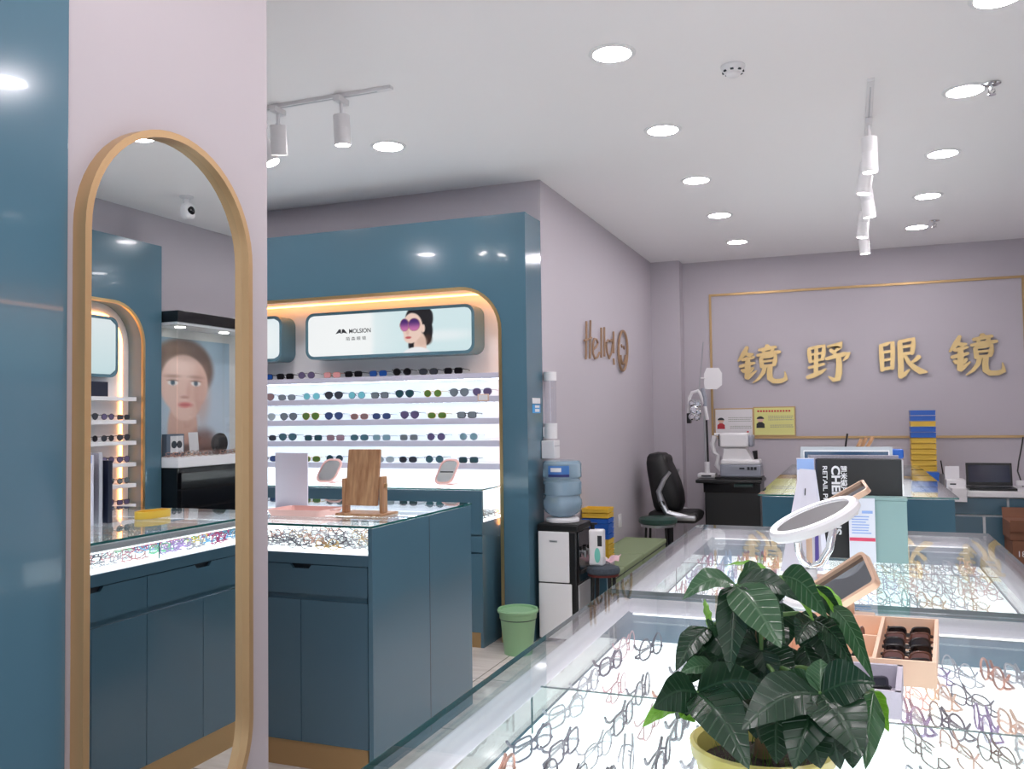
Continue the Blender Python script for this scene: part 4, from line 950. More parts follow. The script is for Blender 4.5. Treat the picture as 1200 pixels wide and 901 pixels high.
# laptop
LY = 9.18
a, b = at(1136, 574, LY-.12), at(1192, 574, LY-.12)
t = thing('laptop', 'black laptop open on the white back desk', 'laptop', ((a.x+b.x)/2, LY, zd))
obj('base', MB().rb(a.x, b.x, LY-.15, LY+.13, zd+.001, zd+.024, .004), BLACK, t)
top = at(1164, 543, LY+.15).z
lid = obj('lid', MB().rbox(((a.x+b.x)/2+.004, LY+.145, (zd+.03+top)/2), (b.x-a.x, .012, top-zd-.02), .004, Matrix.Rotation(-.12, 3, 'X')), BLACK, t)
obj('screen', MB().rbox(((a.x+b.x)/2+.004, LY+.1375, (zd+.03+top)/2+.006), (b.x-a.x-.04, .002, top-zd-.075), 0, Matrix.Rotation(-.12, 3, 'X')), pm('dark screen', (22, 28, 46), .15, emit=(40, 52, 84), es=.15), lid)
k = MB()
for j in range(4):
    for i in range(12): k.rbox((a.x+.03+(b.x-a.x-.06)*(i+.5)/12, LY-.06+.035*j, zd+.0255), ((b.x-a.x-.06)/12-.004, .026, .003), .001)
obj('keyboard', k, INK, t)
# printer
a, b = at(1108, 573, 9.1), at(1131, 573, 9.1)
t = thing('receipt_printer', 'white receipt printer with paper on the back desk', 'printer', ((a.x+b.x)/2, 9.1, zd))
obj('printer_body', MB().rb(a.x, b.x, 9.0, 9.2, zd+.001, at(1120, 562, 9.0).z, .012, 3), WHITE, t)
obj('paper_slot', MB().box(a.x+.03, a.x+.08, 8.998, 9.0, at(1120, 568, 9).z, at(1120, 566.5, 9).z), INK, t)
q = at(1120, 562, 9.08); q1 = at(1120, 550, 9.12)
obj('paper_feed', MB().rbox(((a.x+b.x)/2-.02, 9.13, (q.z+q1.z)/2), (.12, .003, q1.z-q.z+.06), 0, Matrix.Rotation(-.1, 3, 'X')), pm('white paper', (228, 226, 228), .6), t)
obj('paper_out', MB().rb((a.x+b.x)/2-.06, (a.x+b.x)/2+.06, 8.88, 8.998, zd+.03, zd+.036, .001).rb((a.x+b.x)/2-.05, (a.x+b.x)/2+.07, 8.86, 8.93, zd-.09, zd+.03, .001), pm('white paper', (228, 226, 228), .6), t)
t = thing('pen_cup', 'grey pen cup with a black pen on the back desk', 'cup', tuple(at(1101, 565, 9.3)))
c = Vector((at(1104, 560, 9.42).x+.03, 9.5, zd))
obj('cup', MB().lathe([(.045, .001), (.05, .12), (.046, .12), (.042, .006)], c, 24), pm('grey plastic', (150, 154, 166), .4), t)
obj('pen', MB().cyl(c+Vector((0, 0, .01)), c+Vector((-.03, .0, .25)), .006, n=10), BLACK, t)
obj('pen', MB().cyl(c+Vector((.01, 0, .01)), c+Vector((.035, .01, .2)), .006, n=10), WOOD, t)
cp0 = Vector((at(1093, 556, 8.75).x, 9.12, zd))
t = thing('blue_box', 'small blue box on the back desk beside the tray stack', 'box', tuple(cp0))
obj('box_body', MB().rb(cp0.x-.07, cp0.x+.07, 8.98, 9.12, zd+.001, zd+.16, .006), BLUE, t); obj('box_lid', MB().rb(cp0.x-.074, cp0.x+.074, 8.976, 9.124, zd+.125, zd+.165, .004), BLUE, t)
t = thing('power_cable', 'black cable hanging down the back wall beyond the laptop', 'cable', tuple(at(1197, 560, 9.5)))
obj('cable', MB().tube([at(1199, 512, 9.67), at(1197, 525, 9.66), at(1194, 540, 9.6), at(1192.5, 552, 9.55), at(1196, 562, 9.5), at(1199, 570, 9.45)], .007, 8), BLACK, t)
obj('plug_block', MB().rbox(at(1197, 566, 9.45)+Vector((0, 0, -.0)), (.09, .06, .05), .01), WHITE, t)
# cardboard boxes
CARD = pm('brown cardboard', (126, 84, 62), .75, vary=(12, .12))
CB = [(at(1185, 660, 8.6).x, 8.35, 0, .46), (at(1185, 660, 8.6).x-.0, 8.38, .30, .2)]
t = thing('cardboard_box', 'large brown cardboard box on the floor by the back desk', 'box', (CB[0][0]+.25, 8.6, 0))
zc_ = at(1190, 634, 8.4).z; x0 = at(1187, 650, 8.4).x
obj('box_body', MB().rb(x0, x0+.46, 8.4, 8.82, 0, zc_, .004), CARD, t)
lettering('lettering', '18', .07, (x0+.03, 8.398, zc_-.13), (1, 0, 0), (0, 0, 1), INKW, t)
obj('tape', MB().rb(x0+.2, x0+.26, 8.397, 8.823, zc_-.07, zc_+.0015, .0), pm('packing tape', (160, 116, 84), .3), t)
t = thing('cardboard_box', 'brown open-flapped cardboard box stacked on the larger one', 'box', (x0+.22, 8.6, zc_))
z2 = at(1190, 608, 8.4).z
obj('box_body', MB().rb(x0-.015, x0+.42, 8.41, 8.80, zc_+.003, z2-.03, .004), CARD, t)
obj('flap', MB().rbox((x0+.2, 8.39, z2-.06), (.43, .006, .1), .001, Matrix.Rotation(.12, 3, 'X')), CARD, t)
obj('flap', MB().rbox((x0+.2, 8.80, z2+.01), (.43, .006, .1), .001, Matrix.Rotation(-.4, 3, 'X')), CARD, t)

# ------------------------------------------------------------------ on the third counter
tsx = at(1081.5, 520, 9.3).x; tst = at(1081, 480, 9.3).z; tray_stack((tsx, 9.3, zd+.001), list('yyyyyyyyybbybb'), at(1096, 520, 9.3).x-at(1067, 520, 9.3).x, .2, (tst-zd-.001)/14, 'lens trays on the back desk', 'in tall stack on the back desk')
MY = 5.95
a, b = at(938, 530, MY), at(1046, 530, MY)
t = thing('monitor', 'silver-framed flat monitor on the third counter behind black binder', 'monitor', ((a.x+b.x)/2, MY, 1.05))
zt_ = at(990, 523.5, MY).z
obj('bezel', MB().strip([(a.x, MY, 1.07), (b.x, MY, 1.07), (b.x, MY, zt_), (a.x, MY, zt_)], [(a.x+.018, MY, 1.09), (b.x-.018, MY, 1.09), (b.x-.018, MY, zt_-.022), (a.x+.018, MY, zt_-.022)], (0, .02, 0), True), SILVER, t)
obj('bezel_line', MB().strip([(a.x+.018, MY-.001, 1.09), (b.x-.018, MY-.001, 1.09), (b.x-.018, MY-.001, zt_-.022), (a.x+.018, MY-.001, zt_-.022)], [(a.x+.024, MY-.001, 1.096), (b.x-.024, MY-.001, 1.096), (b.x-.024, MY-.001, zt_-.03), (a.x+.024, MY-.001, zt_-.03)], (0, .01, 0), True), WHITE, t)
obj('screen', MB().box(a.x+.02, b.x-.02, MY+.006, MY+.016, 1.09, zt_-.024), pm('blue screen', (48, 74, 104), .12), t)
obj('back_shell', MB().rb(a.x+.01, b.x-.01, MY+.02, MY+.06, 1.075, zt_-.005, .012), SILVER, t)
obj('stand', MB().rb((a.x+b.x)/2-.12, (a.x+b.x)/2+.12, MY-.04, MY+.14, 1.0505, 1.062, .003).rb((a.x+b.x)/2-.04, (a.x+b.x)/2+.04, MY+.055, MY+.08, 1.06, 1.15, .003), SILVER, t)
t = thing('display_riser', 'small beech rack with three slanted pegs behind the monitor', 'rack', (at(1005, 530, 6.35).x, 6.35, 1.05))
c = Vector((at(1000, 540, 6.35).x, 6.35, 1.051))
obj('rack_base', MB().rb(c.x-.12, c.x+.14, 6.28, 6.44, 1.051, 1.075, .004), WOOD, t)
for i, (x0_, x1_, ty) in enumerate(((1001, 1010, 514), (1007, 1015.5, 512.5), (1011, 1023, 512))):
    p0 = Vector((at(x0_-14, 545, 6.35).x, 6.33+.03*i, 1.07)); p1 = at(x1_, ty, 6.33+.03*i)
    obj('peg', MB().cyl(p0, p1, .012, n=10), WOOD, t)
t = thing('stylus', 'thin dark pen standing in holder behind the monitor', 'pen', tuple(at(987, 545, 6.2)))
c = Vector((at(985, 540, 6.2).x, 6.2, 1.0505))
obj('holder', MB().cyl(c, c+Vector((0, 0, .10)), .018, n=14), SILVER, t)
obj('pen', MB().cyl(c+Vector((0, 0, .02)), at(993, 508, 6.2), .006, n=8), BLACK, t)
t = thing('blue_cap_bottle', 'small bottle with blue cap beside the monitor', 'bottle', tuple(at(1052, 545, 6.1)))
c = Vector((at(1052, 540, 6.1).x, 6.1, 1.0505)); zt2 = at(1052, 526, 6.1).z
obj('bottle_body', MB().lathe([(.03, 0), (.032, .01), (.032, zt2-c.z-.07), (.02, zt2-c.z-.06)], c, 20), WHITE, t)
obj('cap', MB().rbox((c.x, c.y, zt2-.03), (.07, .06, .06), .012, None, 3), BLUE, t)
# ------------------------------------------------------------------ on the glass counters
GT = 1.0502
def prism_y(px_pts, Y, th):
    P = [at(x, y, Y) for x, y in px_pts]; return MB().prism([(p.x, p.z) for p in P], (0, Y, 0), (1, 0, 0), (0, 0, 1), (0, th, 0))
# binder, leaflets, teal box
BYY = 2.93
t = thing('catalogue_binder', 'tall black price binder with white lettering standing on second counter', 'binder', (.02, BYY, GT))
obj('cover', MB().rb(-.105, .140, BYY, BYY+.006, GT, 1.356, .001), BLACK, t)
obj('pages', MB().box(-.100, .136, BYY+.006, BYY+.034, GT+.004, 1.352), pm('page edges', (196, 196, 204), .7), t)
obj('cover', MB().rb(-.105, .140, BYY+.034, BYY+.040, GT, 1.357, .001), BLACK, t)
obj('spine', MB().rb(-.109, -.104, BYY, BYY+.04, GT, 1.356, .001), pm('navy card', (20, 28, 52), .5), t)
fx = lambda x: at(x, 545, BYY).x
for x, txt, sz, bold, fit in ((985.5, '凯米镜片零售价', .020, .0006, .15), (974.5, 'CHEMILENS', .034, .0012, .215), (964.0, 'RETAIL PRICE', .019, .0003, .152)):
    lettering('lettering', txt, sz, (fx(x), BYY-.0006, at(970, 545.5, BYY).z), (0, 0, -1), (1, 0, 0), INKW, t, bold, fit)
for k, (x0, x1, y, h, m_, la) in enumerate(((-.165, -.112, 2.925, .309, pm('white paper', (228, 226, 228), .6), 'white glossy leaflet with pale blue top standing left against the binder'),)):
    t = thing('leaflet', la, 'leaflet', ((x0+x1)/2, y, GT))
    obj('leaflet_cover', MB().rb(x0, x1, y, y+.012, GT, GT+h, .001), pm('glossy white card', (226, 224, 236), .2), t)
    obj('top_band', MB().box(x0+.001, x1-.001, y-.0008, y, GT+h-.036, GT+h-.002), pm('pale blue print', (150, 180, 232), .25), t)
t = thing('folder', 'thin grey folder standing behind the black binder', 'folder', (.0, 3.0, GT))
obj('folder_cover', MB().rb(-.13, .135, 3.0, 3.012, GT, 1.366, .001), pm('speckled grey card', (170, 166, 178), .5, vary=(160, .35)), t)
obj('folder_spine', MB().rb(-.134, -.13, 2.996, 3.016, GT, 1.366, .001), pm('page edges', (196, 196, 204), .7), t)
t = thing('folder', 'dark navy folder standing behind the grey folder, edge-on in mirror', 'folder', (.0, 3.04, GT))
obj('folder_cover', MB().rb(-.15, .10, 3.03, 3.05, GT, 1.33, .001), pm('navy card', (20, 28, 52), .5), t)
obj('folder_spine', MB().rb(-.154, -.15, 3.028, 3.052, GT, 1.33, .001), pm('navy card', (20, 28, 52), .5), t)
t = thing('teal_box', 'pale teal upright box in front of the black binder', 'box', (.07, 2.89, GT))
obj('box_body', MB().rb(.004, .148, 2.868, 2.918, GT, 1.236, .0015), pm('pale teal card', (142, 174, 172), .5), t)
obj('lid_edge', MB().rb(.002, .150, 2.866, 2.920, 1.2365, 1.246, .001), pm('pale teal card', (150, 188, 184), .5), t)
t = thing('info_card', 'white and pale blue upright card with red band before teal box', 'card', (-.01, 2.855, GT))
cx0, cx1 = at(995, 620, 2.855).x, at(1026, 620, 2.855).x
obj('card_face', MB().rb(cx0, cx1, 2.855, 2.861, GT, 1.243, .001), pm('pale card', (224, 228, 238), .3), t)
obj('red_band', MB().box(cx0+.001, cx1-.001, 2.8542, 2.855, at(1010, 634, 2.855).z, at(1010, 630, 2.855).z), pm('pink red print', (216, 72, 104), .4), t)
lm = MB(); random.seed(11)
for i in range(7):
    z = at(1010, 606+3.2*i, 2.855).z; lm.box(cx0+.008, cx1-.008-random.random()*.02, 2.8542, 2.855, z, z+.003)
obj('text_lines', lm, pm('pale blue print', (150, 180, 232), .25), t, smooth=0)
c = at(1002, 600, 2.8545); obj('round_emblem', MB().prism([(.009*math.cos(2*PI*i/18), .009*math.sin(2*PI*i/18)) for i in range(18)], c, (1, 0, 0), (0, 0, 1), (0, .0006, 0)), pm('tan print', (204, 178, 120), .4), t)
c = at(1010, 600, 2.8545); obj('blue_mark', MB().box(c.x, c.x+.03, 2.8540, 2.8548, c.z-.004, c.z+.004), pm('pale blue print', (150, 180, 232), .25), t)
# tent card
t = thing('tent_card', 'folded white tent card behind the round white mirror', 'card', (-.11, 2.72, GT))
P = [at(x, y, 2.68) for x, y in ((930, 650), (953, 557), (968, 553), (990, 650))]
A = Vector((-.185, 2.66, GT)); ap = at(958, 549, 2.72)
mb = MB(); w_ = .075
base = [Vector((-.20, 2.64, GT)), Vector((-.085, 2.67, GT)), Vector((-.072, 2.80, GT)), Vector((-.188, 2.77, GT))]
ridge = [Vector((-.145, 2.705, ap.z)), Vector((-.102, 2.72, ap.z-.004))]
n_ = (base[1]-base[0]).cross(ridge[0]-base[0]).normalized()*.002
mb.add([base[0], base[1], ridge[1], ridge[0], base[0]-n_, base[1]-n_, ridge[1]-n_, ridge[0]-n_], [(0, 1, 2, 3), (7, 6, 5, 4), (0, 4, 5, 1), (1, 5, 6, 2), (2, 6, 7, 3), (3, 7, 4, 0)])
obj('front_flap', mb, pm('glossy white card', (226, 224, 236), .2), t, smooth=0)
mb = MB(); mb.add([base[3], base[2], ridge[1], ridge[0], base[3]+n_, base[2]+n_, ridge[1]+n_, ridge[0]+n_], [(0, 1, 2, 3), (7, 6, 5, 4), (0, 4, 5, 1), (1, 5, 6, 2), (2, 6, 7, 3), (3, 7, 4, 0)])
obj('back_flap', mb, pm('glossy white card', (226, 224, 236), .2), t, smooth=0)
k = lambda u, v: base[0]+(base[1]-base[0])*u+((ridge[0]+ridge[1])/2-(base[0]+base[1])/2)*v
obj('purple_strip', MB().add([k(.8, .02)+n_*1.2, k(.9, .02)+n_*1.2, k(.84, .35)+n_*1.2, k(.76, .35)+n_*1.2], [(0, 1, 2, 3)]), pm('violet print', (92, 80, 160), .4), t)
obj('small_print', MB().add([k(.46, .74)+n_*1.2, k(.485, .74)+n_*1.2, k(.485, .81)+n_*1.2, k(.46, .81)+n_*1.2], [(0, 1, 2, 3)]), INK, t)
# round white ring mirror on chrome fork
RY = 2.2
cL, cR, cT, cB = at(900, 620, RY), at(1007, 590, RY), at(965, 582, RY), at(940, 632, RY)
c = at(953, 606.5, RY)
major = (at(1006, 587, RY)-at(901, 626, RY)); a = major.length/2; e1 = major.normalized()
# the disc is seen foreshortened: tilt it back about its long axis
wl = (c-CAM).normalized(); up_ = e1.cross(wl).normalized()
if up_.z < 0: up_ = -up_
ang = math.radians(77); e2 = (up_*math.cos(ang)+wl*math.sin(ang)).normalized(); nrm = e1.cross(e2).normalized()
if nrm.z < 0: nrm = -nrm
RM = Matrix((e1, nrm.cross(e1), nrm)).transposed()
t = thing('ring_mirror', 'round white-rimmed light mirror tilted on a chrome fork stand', 'mirror', (c.x, c.y, GT))
obj('rim', MB().lathe([(a*.80, .004), (a*.93, .010), (a*.985, .004), (a, -.004), (a*.985, -.014), (a*.9, -.02), (a*.2, -.022), (.002, -.022)][::-1]+[(a*.80, .004)], c, 48, RM) if False else
    MB().lathe([(a*.79, .003), (a*.82, .007), (a*.95, .007), (a, .001), (a, -.010), (a*.95, -.017), (a*.5, -.020)], c, 48, RM), WHITE, t)
obj('light_ring', MB().strip([c+RM @ Vector((a*.945*math.cos(2*PI*i/48), a*.945*math.sin(2*PI*i/48), .0071)) for i in range(48)], [c+RM @ Vector((a*.83*math.cos(2*PI*i/48), a*.83*math.sin(2*PI*i/48), .0071)) for i in range(48)], RM @ Vector((0, 0, .0012)), True), pm('ring light', (255, 252, 254), .4, emit=(255, 250, 254), es=.8), t)
obj('mirror_glass', MB().cyl(c+RM @ Vector((0, 0, .002)), c+RM @ Vector((0, 0, .0045)), a*.80, n=48), MIRROR, t)
pl, pr_ = at(935, 634, RY-.01), at(974, 606, RY+.02)
jo = at(950, 668, RY)
obj('fork', MB().tube([pl, at(936, 645, RY), at(941, 657, RY), at(950, 665, RY), at(962, 660, RY), at(972, 643, RY), at(976, 622, RY+.01), pr_], .0095, 14), CHROME, t)
obj('pivot_cap', MB().cyl(pr_+Vector((-.008, 0, .002)), pr_+Vector((.014, -.004, .002)), .009, n=14), CHROME, t)
bs = Vector((jo.x, jo.y, GT))
obj('stem', MB().lathe([(.014, jo.z+.004-GT), (.016, jo.z-.006-GT), (.013, jo.z-.012-GT), (.016, jo.z-.022-GT), (.018, .02), (.02, .012)], bs, 22), WHITE, t)
obj('foot', MB().lathe([(.062, 0), (.065, .004), (.060, .010), (.03, .014), (.018, .02)], bs, 32), WHITE, t)
# rose-gold framed table mirrors
DARKG = pm('dark mirror glass', (150, 152, 158), .03, metal=1)
def slab_mirror(label, C4, th, frame, glassm, rest):
    """C4: corners of the slab (tl, tr, br, bl); leaning on a small foot"""
    t = thing('table_mirror', label, 'mirror', tuple(rest))
    tl, tr, br, bl = [Vector(p) for p in C4]; ex, ey = (tr-tl), (bl-tl); n_ = ex.cross(ey).normalized()
    if n_.dot(CAM-tl) < 0: n_ = -n_
    f = lambda u, v, d=0: tl+ex*u+ey*v+n_*d
    fu, fv = .007/ex.length, .007/ey.length
    def rr(u0, u1, v0, v1, ru, rv, d, k=5):
        P = []
        for cu, cv, a0 in ((u1-ru, v0+rv, -PI/2), (u1-ru, v1-rv, 0), (u0+ru, v1-rv, PI/2), (u0+ru, v0+rv, PI)):
            P += [f(cu+ru*math.cos(a0+PI/2*i/k), cv+rv*math.sin(a0+PI/2*i/k), d) for i in range(k+1)]
        return P
    rad = .014; ru, rv = rad/ex.length, rad/ey.length
    obj('frame', MB().strip(rr(0, 1, 0, 1, ru, rv, -th), rr(fu, 1-fu, fv, 1-fv, ru*.6, rv*.6, -th), n_*th, True), frame, t)
    P = rr(fu*.8, 1-fu*.8, fv*.8, 1-fv*.8, ru*.6, rv*.6, -th*.55); b = MB(); b.v = P+[p-n_*.004 for p in P]; n0 = len(P)
    b.f = [tuple(range(n0)), tuple(range(2*n0-1, n0-1, -1))]+[(i, (i+1) % n0, n0+(i+1) % n0, n0+i) for i in range(n0)]
    obj('mirror_glass', b, glassm, t, smooth=0)
    obj('back', MB().add([f(.03, .03, -th-.001), f(.97, .03, -th-.001), f(.97, .97, -th-.001), f(.03, .97, -th-.001), f(.03, .03, -th*.7), f(.97, .03, -th*.7), f(.97, .97, -th*.7), f(.03, .97, -th*.7)], [(0, 1, 2, 3), (4, 7, 6, 5), (0, 4, 5, 1), (1, 5, 6, 2), (2, 6, 7, 3), (3, 7, 4, 0)]), frame, t)
    return t, f
br_ = at(1027, 681, 1.99); tr_ = at(1011, 644, 2.07); bl_ = at(960, 722, 2.03); tl_ = tr_+(bl_-br_)
t, f = slab_mirror('rose-gold framed dark mirror tilted beside the round white mirror', (tl_, tr_, br_, bl_), .018, ROSE, DARKG, (at(985, 700, 2.08).x, 2.08, GT))
fo = f(.5, .75, -.02)
obj('foot', MB().rb(fo.x-.05, fo.x+.05, fo.y-.01, fo.y+.08, GT, GT+.008, .003), ROSE, t)
obj('strut', MB().cyl(Vector((fo.x, fo.y+.03, GT+.006)), fo, .008, n=12), ROSE, t)
tr_ = at(1011, 561, 2.60); br_ = at(1019, 571, 2.56); tl_ = at(968, 596, 2.56); bl_ = tl_+(br_-tr_)
bl2, br2, tl2, tr2 = at(908, 634, 2.48), at(1019, 571, 2.44), at(905, 622, 2.57), at(1011, 561, 2.56)
t, f = slab_mirror('rose-gold framed mirror lying tilted behind the round white mirror', (tl2, tr2, br2, bl2), .014, ROSE, DARKG, (at(950, 600, 2.52).x, 2.52, GT))
fo = f(.35, .5, -.016)
obj('foot', MB().rb(fo.x-.045, fo.x+.045, fo.y-.02, fo.y+.06, GT, GT+.008, .003), ROSE, t)
obj('strut', MB().cyl(Vector((fo.x, fo.y+.02, GT+.006)), fo, .008, n=12), ROSE, t)
# yellow tray on the second counter (seen in the mirror)
t = thing('yellow_tray', 'oval yellow lens tray behind the folders, seen in the mirror', 'tray', (-.17, 3.30, GT))
mb = MB(); O = [(-.17+.055*math.cos(2*PI*i/24), 3.28+.10*math.sin(2*PI*i/24)) for i in range(24)]; I = [(-.17+.047*math.cos(2*PI*i/24), 3.28+.092*math.sin(2*PI*i/24)) for i in range(24)]
obj('tray_wall', mb.strip([(x, y, GT+.001) for x, y in O], [(x, y, GT+.001) for x, y in I], (0, 0, .032), True), YELLOW, t)
obj('tray_floor', MB().prism(O, (0, 0, GT), (1, 0, 0), (0, 1, 0), (0, 0, .004)), YELLOW, t)

# organiser trays with folded sunglasses
def organiser(name, label, cat, mat, inner, quad, z0, h, walls, th=.006):
    """quad: floor corners (front-left, front-right, back-right, back-left); walls: divider lines in tray uv"""
    fl, fr, brr, bll = [Vector((p[0], p[1], z0)) for p in quad]
    f = lambda u, v, z=0: (fl*(1-u)+fr*u)*(1-v)+(bll*(1-u)+brr*u)*v+Vector((0, 0, z))
    t = thing(name, label, cat, tuple(f(.5, .5)))
    def wall(u0, v0, u1, v1, zt):
        a, b = f(u0, v0), f(u1, v1); d = (b-a).normalized(); n_ = Vector((-d.y, d.x, 0))*th/2
        return [a-n_, a+n_, b+n_, b-n_], zt
    def slab(mb, w_, zb): 
        P, zt = w_; n0 = len(mb.v); return mb.add([p+Vector((0, 0, zb)) for p in P]+[p+Vector((0, 0, zt)) for p in P], [(0, 3, 2, 1), (4, 5, 6, 7), (0, 1, 5, 4), (1, 2, 6, 5), (2, 3, 7, 6), (3, 0, 4, 7)])
    L = (fr-fl).length; W_ = (bll-fl).length; eu, ev = th/2/L, th/2/W_
    for a in ((0, ev, 1, ev), (0, 1-ev, 1, 1-ev), (eu, 0, eu, 1), (1-eu, 0, 1-eu, 1)): obj('outer_wall', slab(MB(), wall(*a, h), 0), mat, t, smooth=0)
    for a in walls: obj('divider', slab(MB(), wall(*a, h*.98), .004), inner, t, smooth=0)
    obj('tray_floor', MB().add([f(0, 0), f(1, 0), f(1, 1), f(0, 1), f(0, 0, .004), f(1, 0, .004), f(1, 1, .004), f(0, 1, .004)], [(0, 3, 2, 1), (4, 5, 6, 7), (0, 1, 5, 4), (1, 2, 6, 5), (2, 3, 7, 6), (3, 0, 4, 7)]), inner, t, smooth=0)
    return t, f
PT, ptf = organiser('organiser_tray', 'peach card organiser tray of folded sunglasses on the near counter', 'tray', PEACH, PEACH, [(-.13, 1.585), (.119, 1.595), (.150, 1.93), (-.112, 1.92)], GT, .042, [(.62, 0, .62, 1), (0, .5, .62, .5), (.31, .0, .31, 1)])
GB, gbf = organiser('felt_box', 'grey felt open box before the peach organiser tray', 'box', LILAC, LILAC, [(-.10, 1.412), (.058, 1.418), (.068, 1.572), (-.092, 1.566)], GT, .040, [], .008)

# left counter: wooden mirror stand, white board, pink tray; pink mirrors on the wall counter
SB = Vector((-2.145, 3.60, GT))
t = thing('wooden_mirror_stand', 'wooden tabletop mirror seen from behind on the teal counter', 'mirror', tuple(SB))
tilt = Matrix.Rotation(-.14, 3, 'X')
obj('base_board', MB().rb(SB.x-.125, SB.x+.125, 3.56, 3.72, GT, GT+.012, .003), WOOD, t)
for s, zt_ in ((-1, at(402, 560, 3.62).z), (1, at(452, 558, 3.62).z)): obj('side_post', MB().rbox((SB.x+s*.100, 3.62, (GT+.012+zt_)/2), (.018, .05, zt_-GT-.012), .004), WOOD, t)
zt_ = at(425, 526.5, 3.58).z
obj('back_board', MB().rbox((SB.x-.004, 3.615, (zt_+GT+.045)/2), (.175, .014, zt_-GT-.045), .005, tilt), WOOD, t)
obj('mirror_glass', MB().rbox((SB.x-.004, 3.6245, (zt_+GT+.045)/2), (.15, .003, zt_-GT-.08), .0, tilt), MIRROR, t)
for s in (-1, 1): obj('pivot_knob', MB().cyl((SB.x+s*.11, 3.62, GT+.14), (SB.x+s*.118, 3.62, GT+.14), .01, n=14), BRASS, t)
t = thing('acrylic_board', 'white upright acrylic board on the teal counter beside wooden mirror', 'board', (-2.65, 3.75, GT))
q0, q1 = at(323, 598, 3.75), at(361, 598, 3.75); zt_ = at(340, 530.5, 3.75).z
obj('board', MB().rbox(((q0.x+q1.x)/2, 3.75, (GT+.008+zt_)/2), (q1.x-q0.x, .008, zt_-GT-.008), .003), pm('lilac white acrylic', (222, 220, 234), .15), t)
obj('foot', MB().rb(q0.x, q1.x, 3.71, 3.79, GT, GT+.008, .002), pm('lilac white acrylic', (222, 220, 234), .15), t)
PINK = pm('pink plastic', (238, 190, 182), .3)
t = thing('pink_tray', 'shallow pink plastic tray on teal counter before the wooden mirror', 'tray', (-2.42, 3.62, GT))
A = [atz(x, y, GT) for x, y in ((333, 607), (392, 604), (400, 592), (345, 594))]
ctr = sum(A, Vector((0, 0, 0)))/4
x0, x1, y0, y1 = -2.60, -2.29, 3.47, 3.68
A = rrect(x0, x1, y0, y1, .03); B = rrect(x0+.008, x1-.008, y0+.008, y1-.008, .024); A0 = rrect(x0+.014, x1-.014, y0+.014, y1-.014, .024)
mb = MB(); n0 = len(A)
mb.add([(a, b, GT) for a, b in A0]+[(a, b, GT+.03) for a, b in A]+[(a, b, GT+.03) for a, b in B]+[(a*.96+ctr.x*0+.04*(x0+x1)/2, b*.96+.04*(y0+y1)/2, GT+.005) for a, b in A0],
       [tuple(range(n0-1, -1, -1)), tuple(range(3*n0, 4*n0))]+[(q*n0+i, q*n0+(i+1) % n0, (q+1)*n0+(i+1) % n0, (q+1)*n0+i) for q in range(3) for i in range(n0)])
obj('tray_shell', mb, PINK, t)
obj('handle_lip', MB().rb(x1-.002, x1+.03, 3.55, 3.60, GT+.022, GT+.03, .004), PINK, t)
def pink_mirror(px0, py0, px1, py1, label, slot):
    Y = 5.56; a, b = at(px0, py1, Y), at(px1, py0, Y); zb = 1.0345; w_, h_ = b.x-a.x, b.z-zb; cx = (a.x+b.x)/2
    t = thing('pink_mirror', label, 'mirror', (cx, Y, zb), 0, 'pink desk mirrors')
    R = Matrix.Rotation(-.5, 3, 'X'); sh = .18
    def outl(k, d): return [Vector((cx, Y, zb+h_/2))+R @ Vector((x*k+ (z*k)*sh, d, z*k)) for x, z in rrect(-w_*.42, w_*.42, -h_/2, h_/2, w_*.28)]
    obj('frame', MB().strip(outl(1, 0), outl(.84, 0), R @ Vector((0, .012, 0)), True), PINK, t)
    P = outl(.86, .003); mb = MB(); n0 = len(P); mb.v = P+[p+R @ Vector((0, .006, 0)) for p in P]; mb.f = [tuple(range(n0-1, -1, -1)), tuple(range(n0, 2*n0))]+[(i, (i+1) % n0, n0+(i+1) % n0, n0+i) for i in range(n0)]
    obj('mirror_glass', mb, MIRROR, t, smooth=0)
    obj('foot', MB().rb(cx-w_*.4, cx+w_*.3, Y-.01, Y+.09, zb, zb+.012, .004), PINK, t)
    if slot: obj('divider_line', MB().rbox(Vector((cx, Y, zb+h_*.48))+R @ Vector((0, .0, 0)), (w_*.6, .004, .008), .001, R), INK, t)
pink_mirror(372, 536, 399, 567, 'pink-framed desk mirror on the shelf counter, nearer the white board', False)
pink_mirror(511, 536, 536, 569, 'pink-framed desk mirror with a dark line, nearer the gold arch', True)
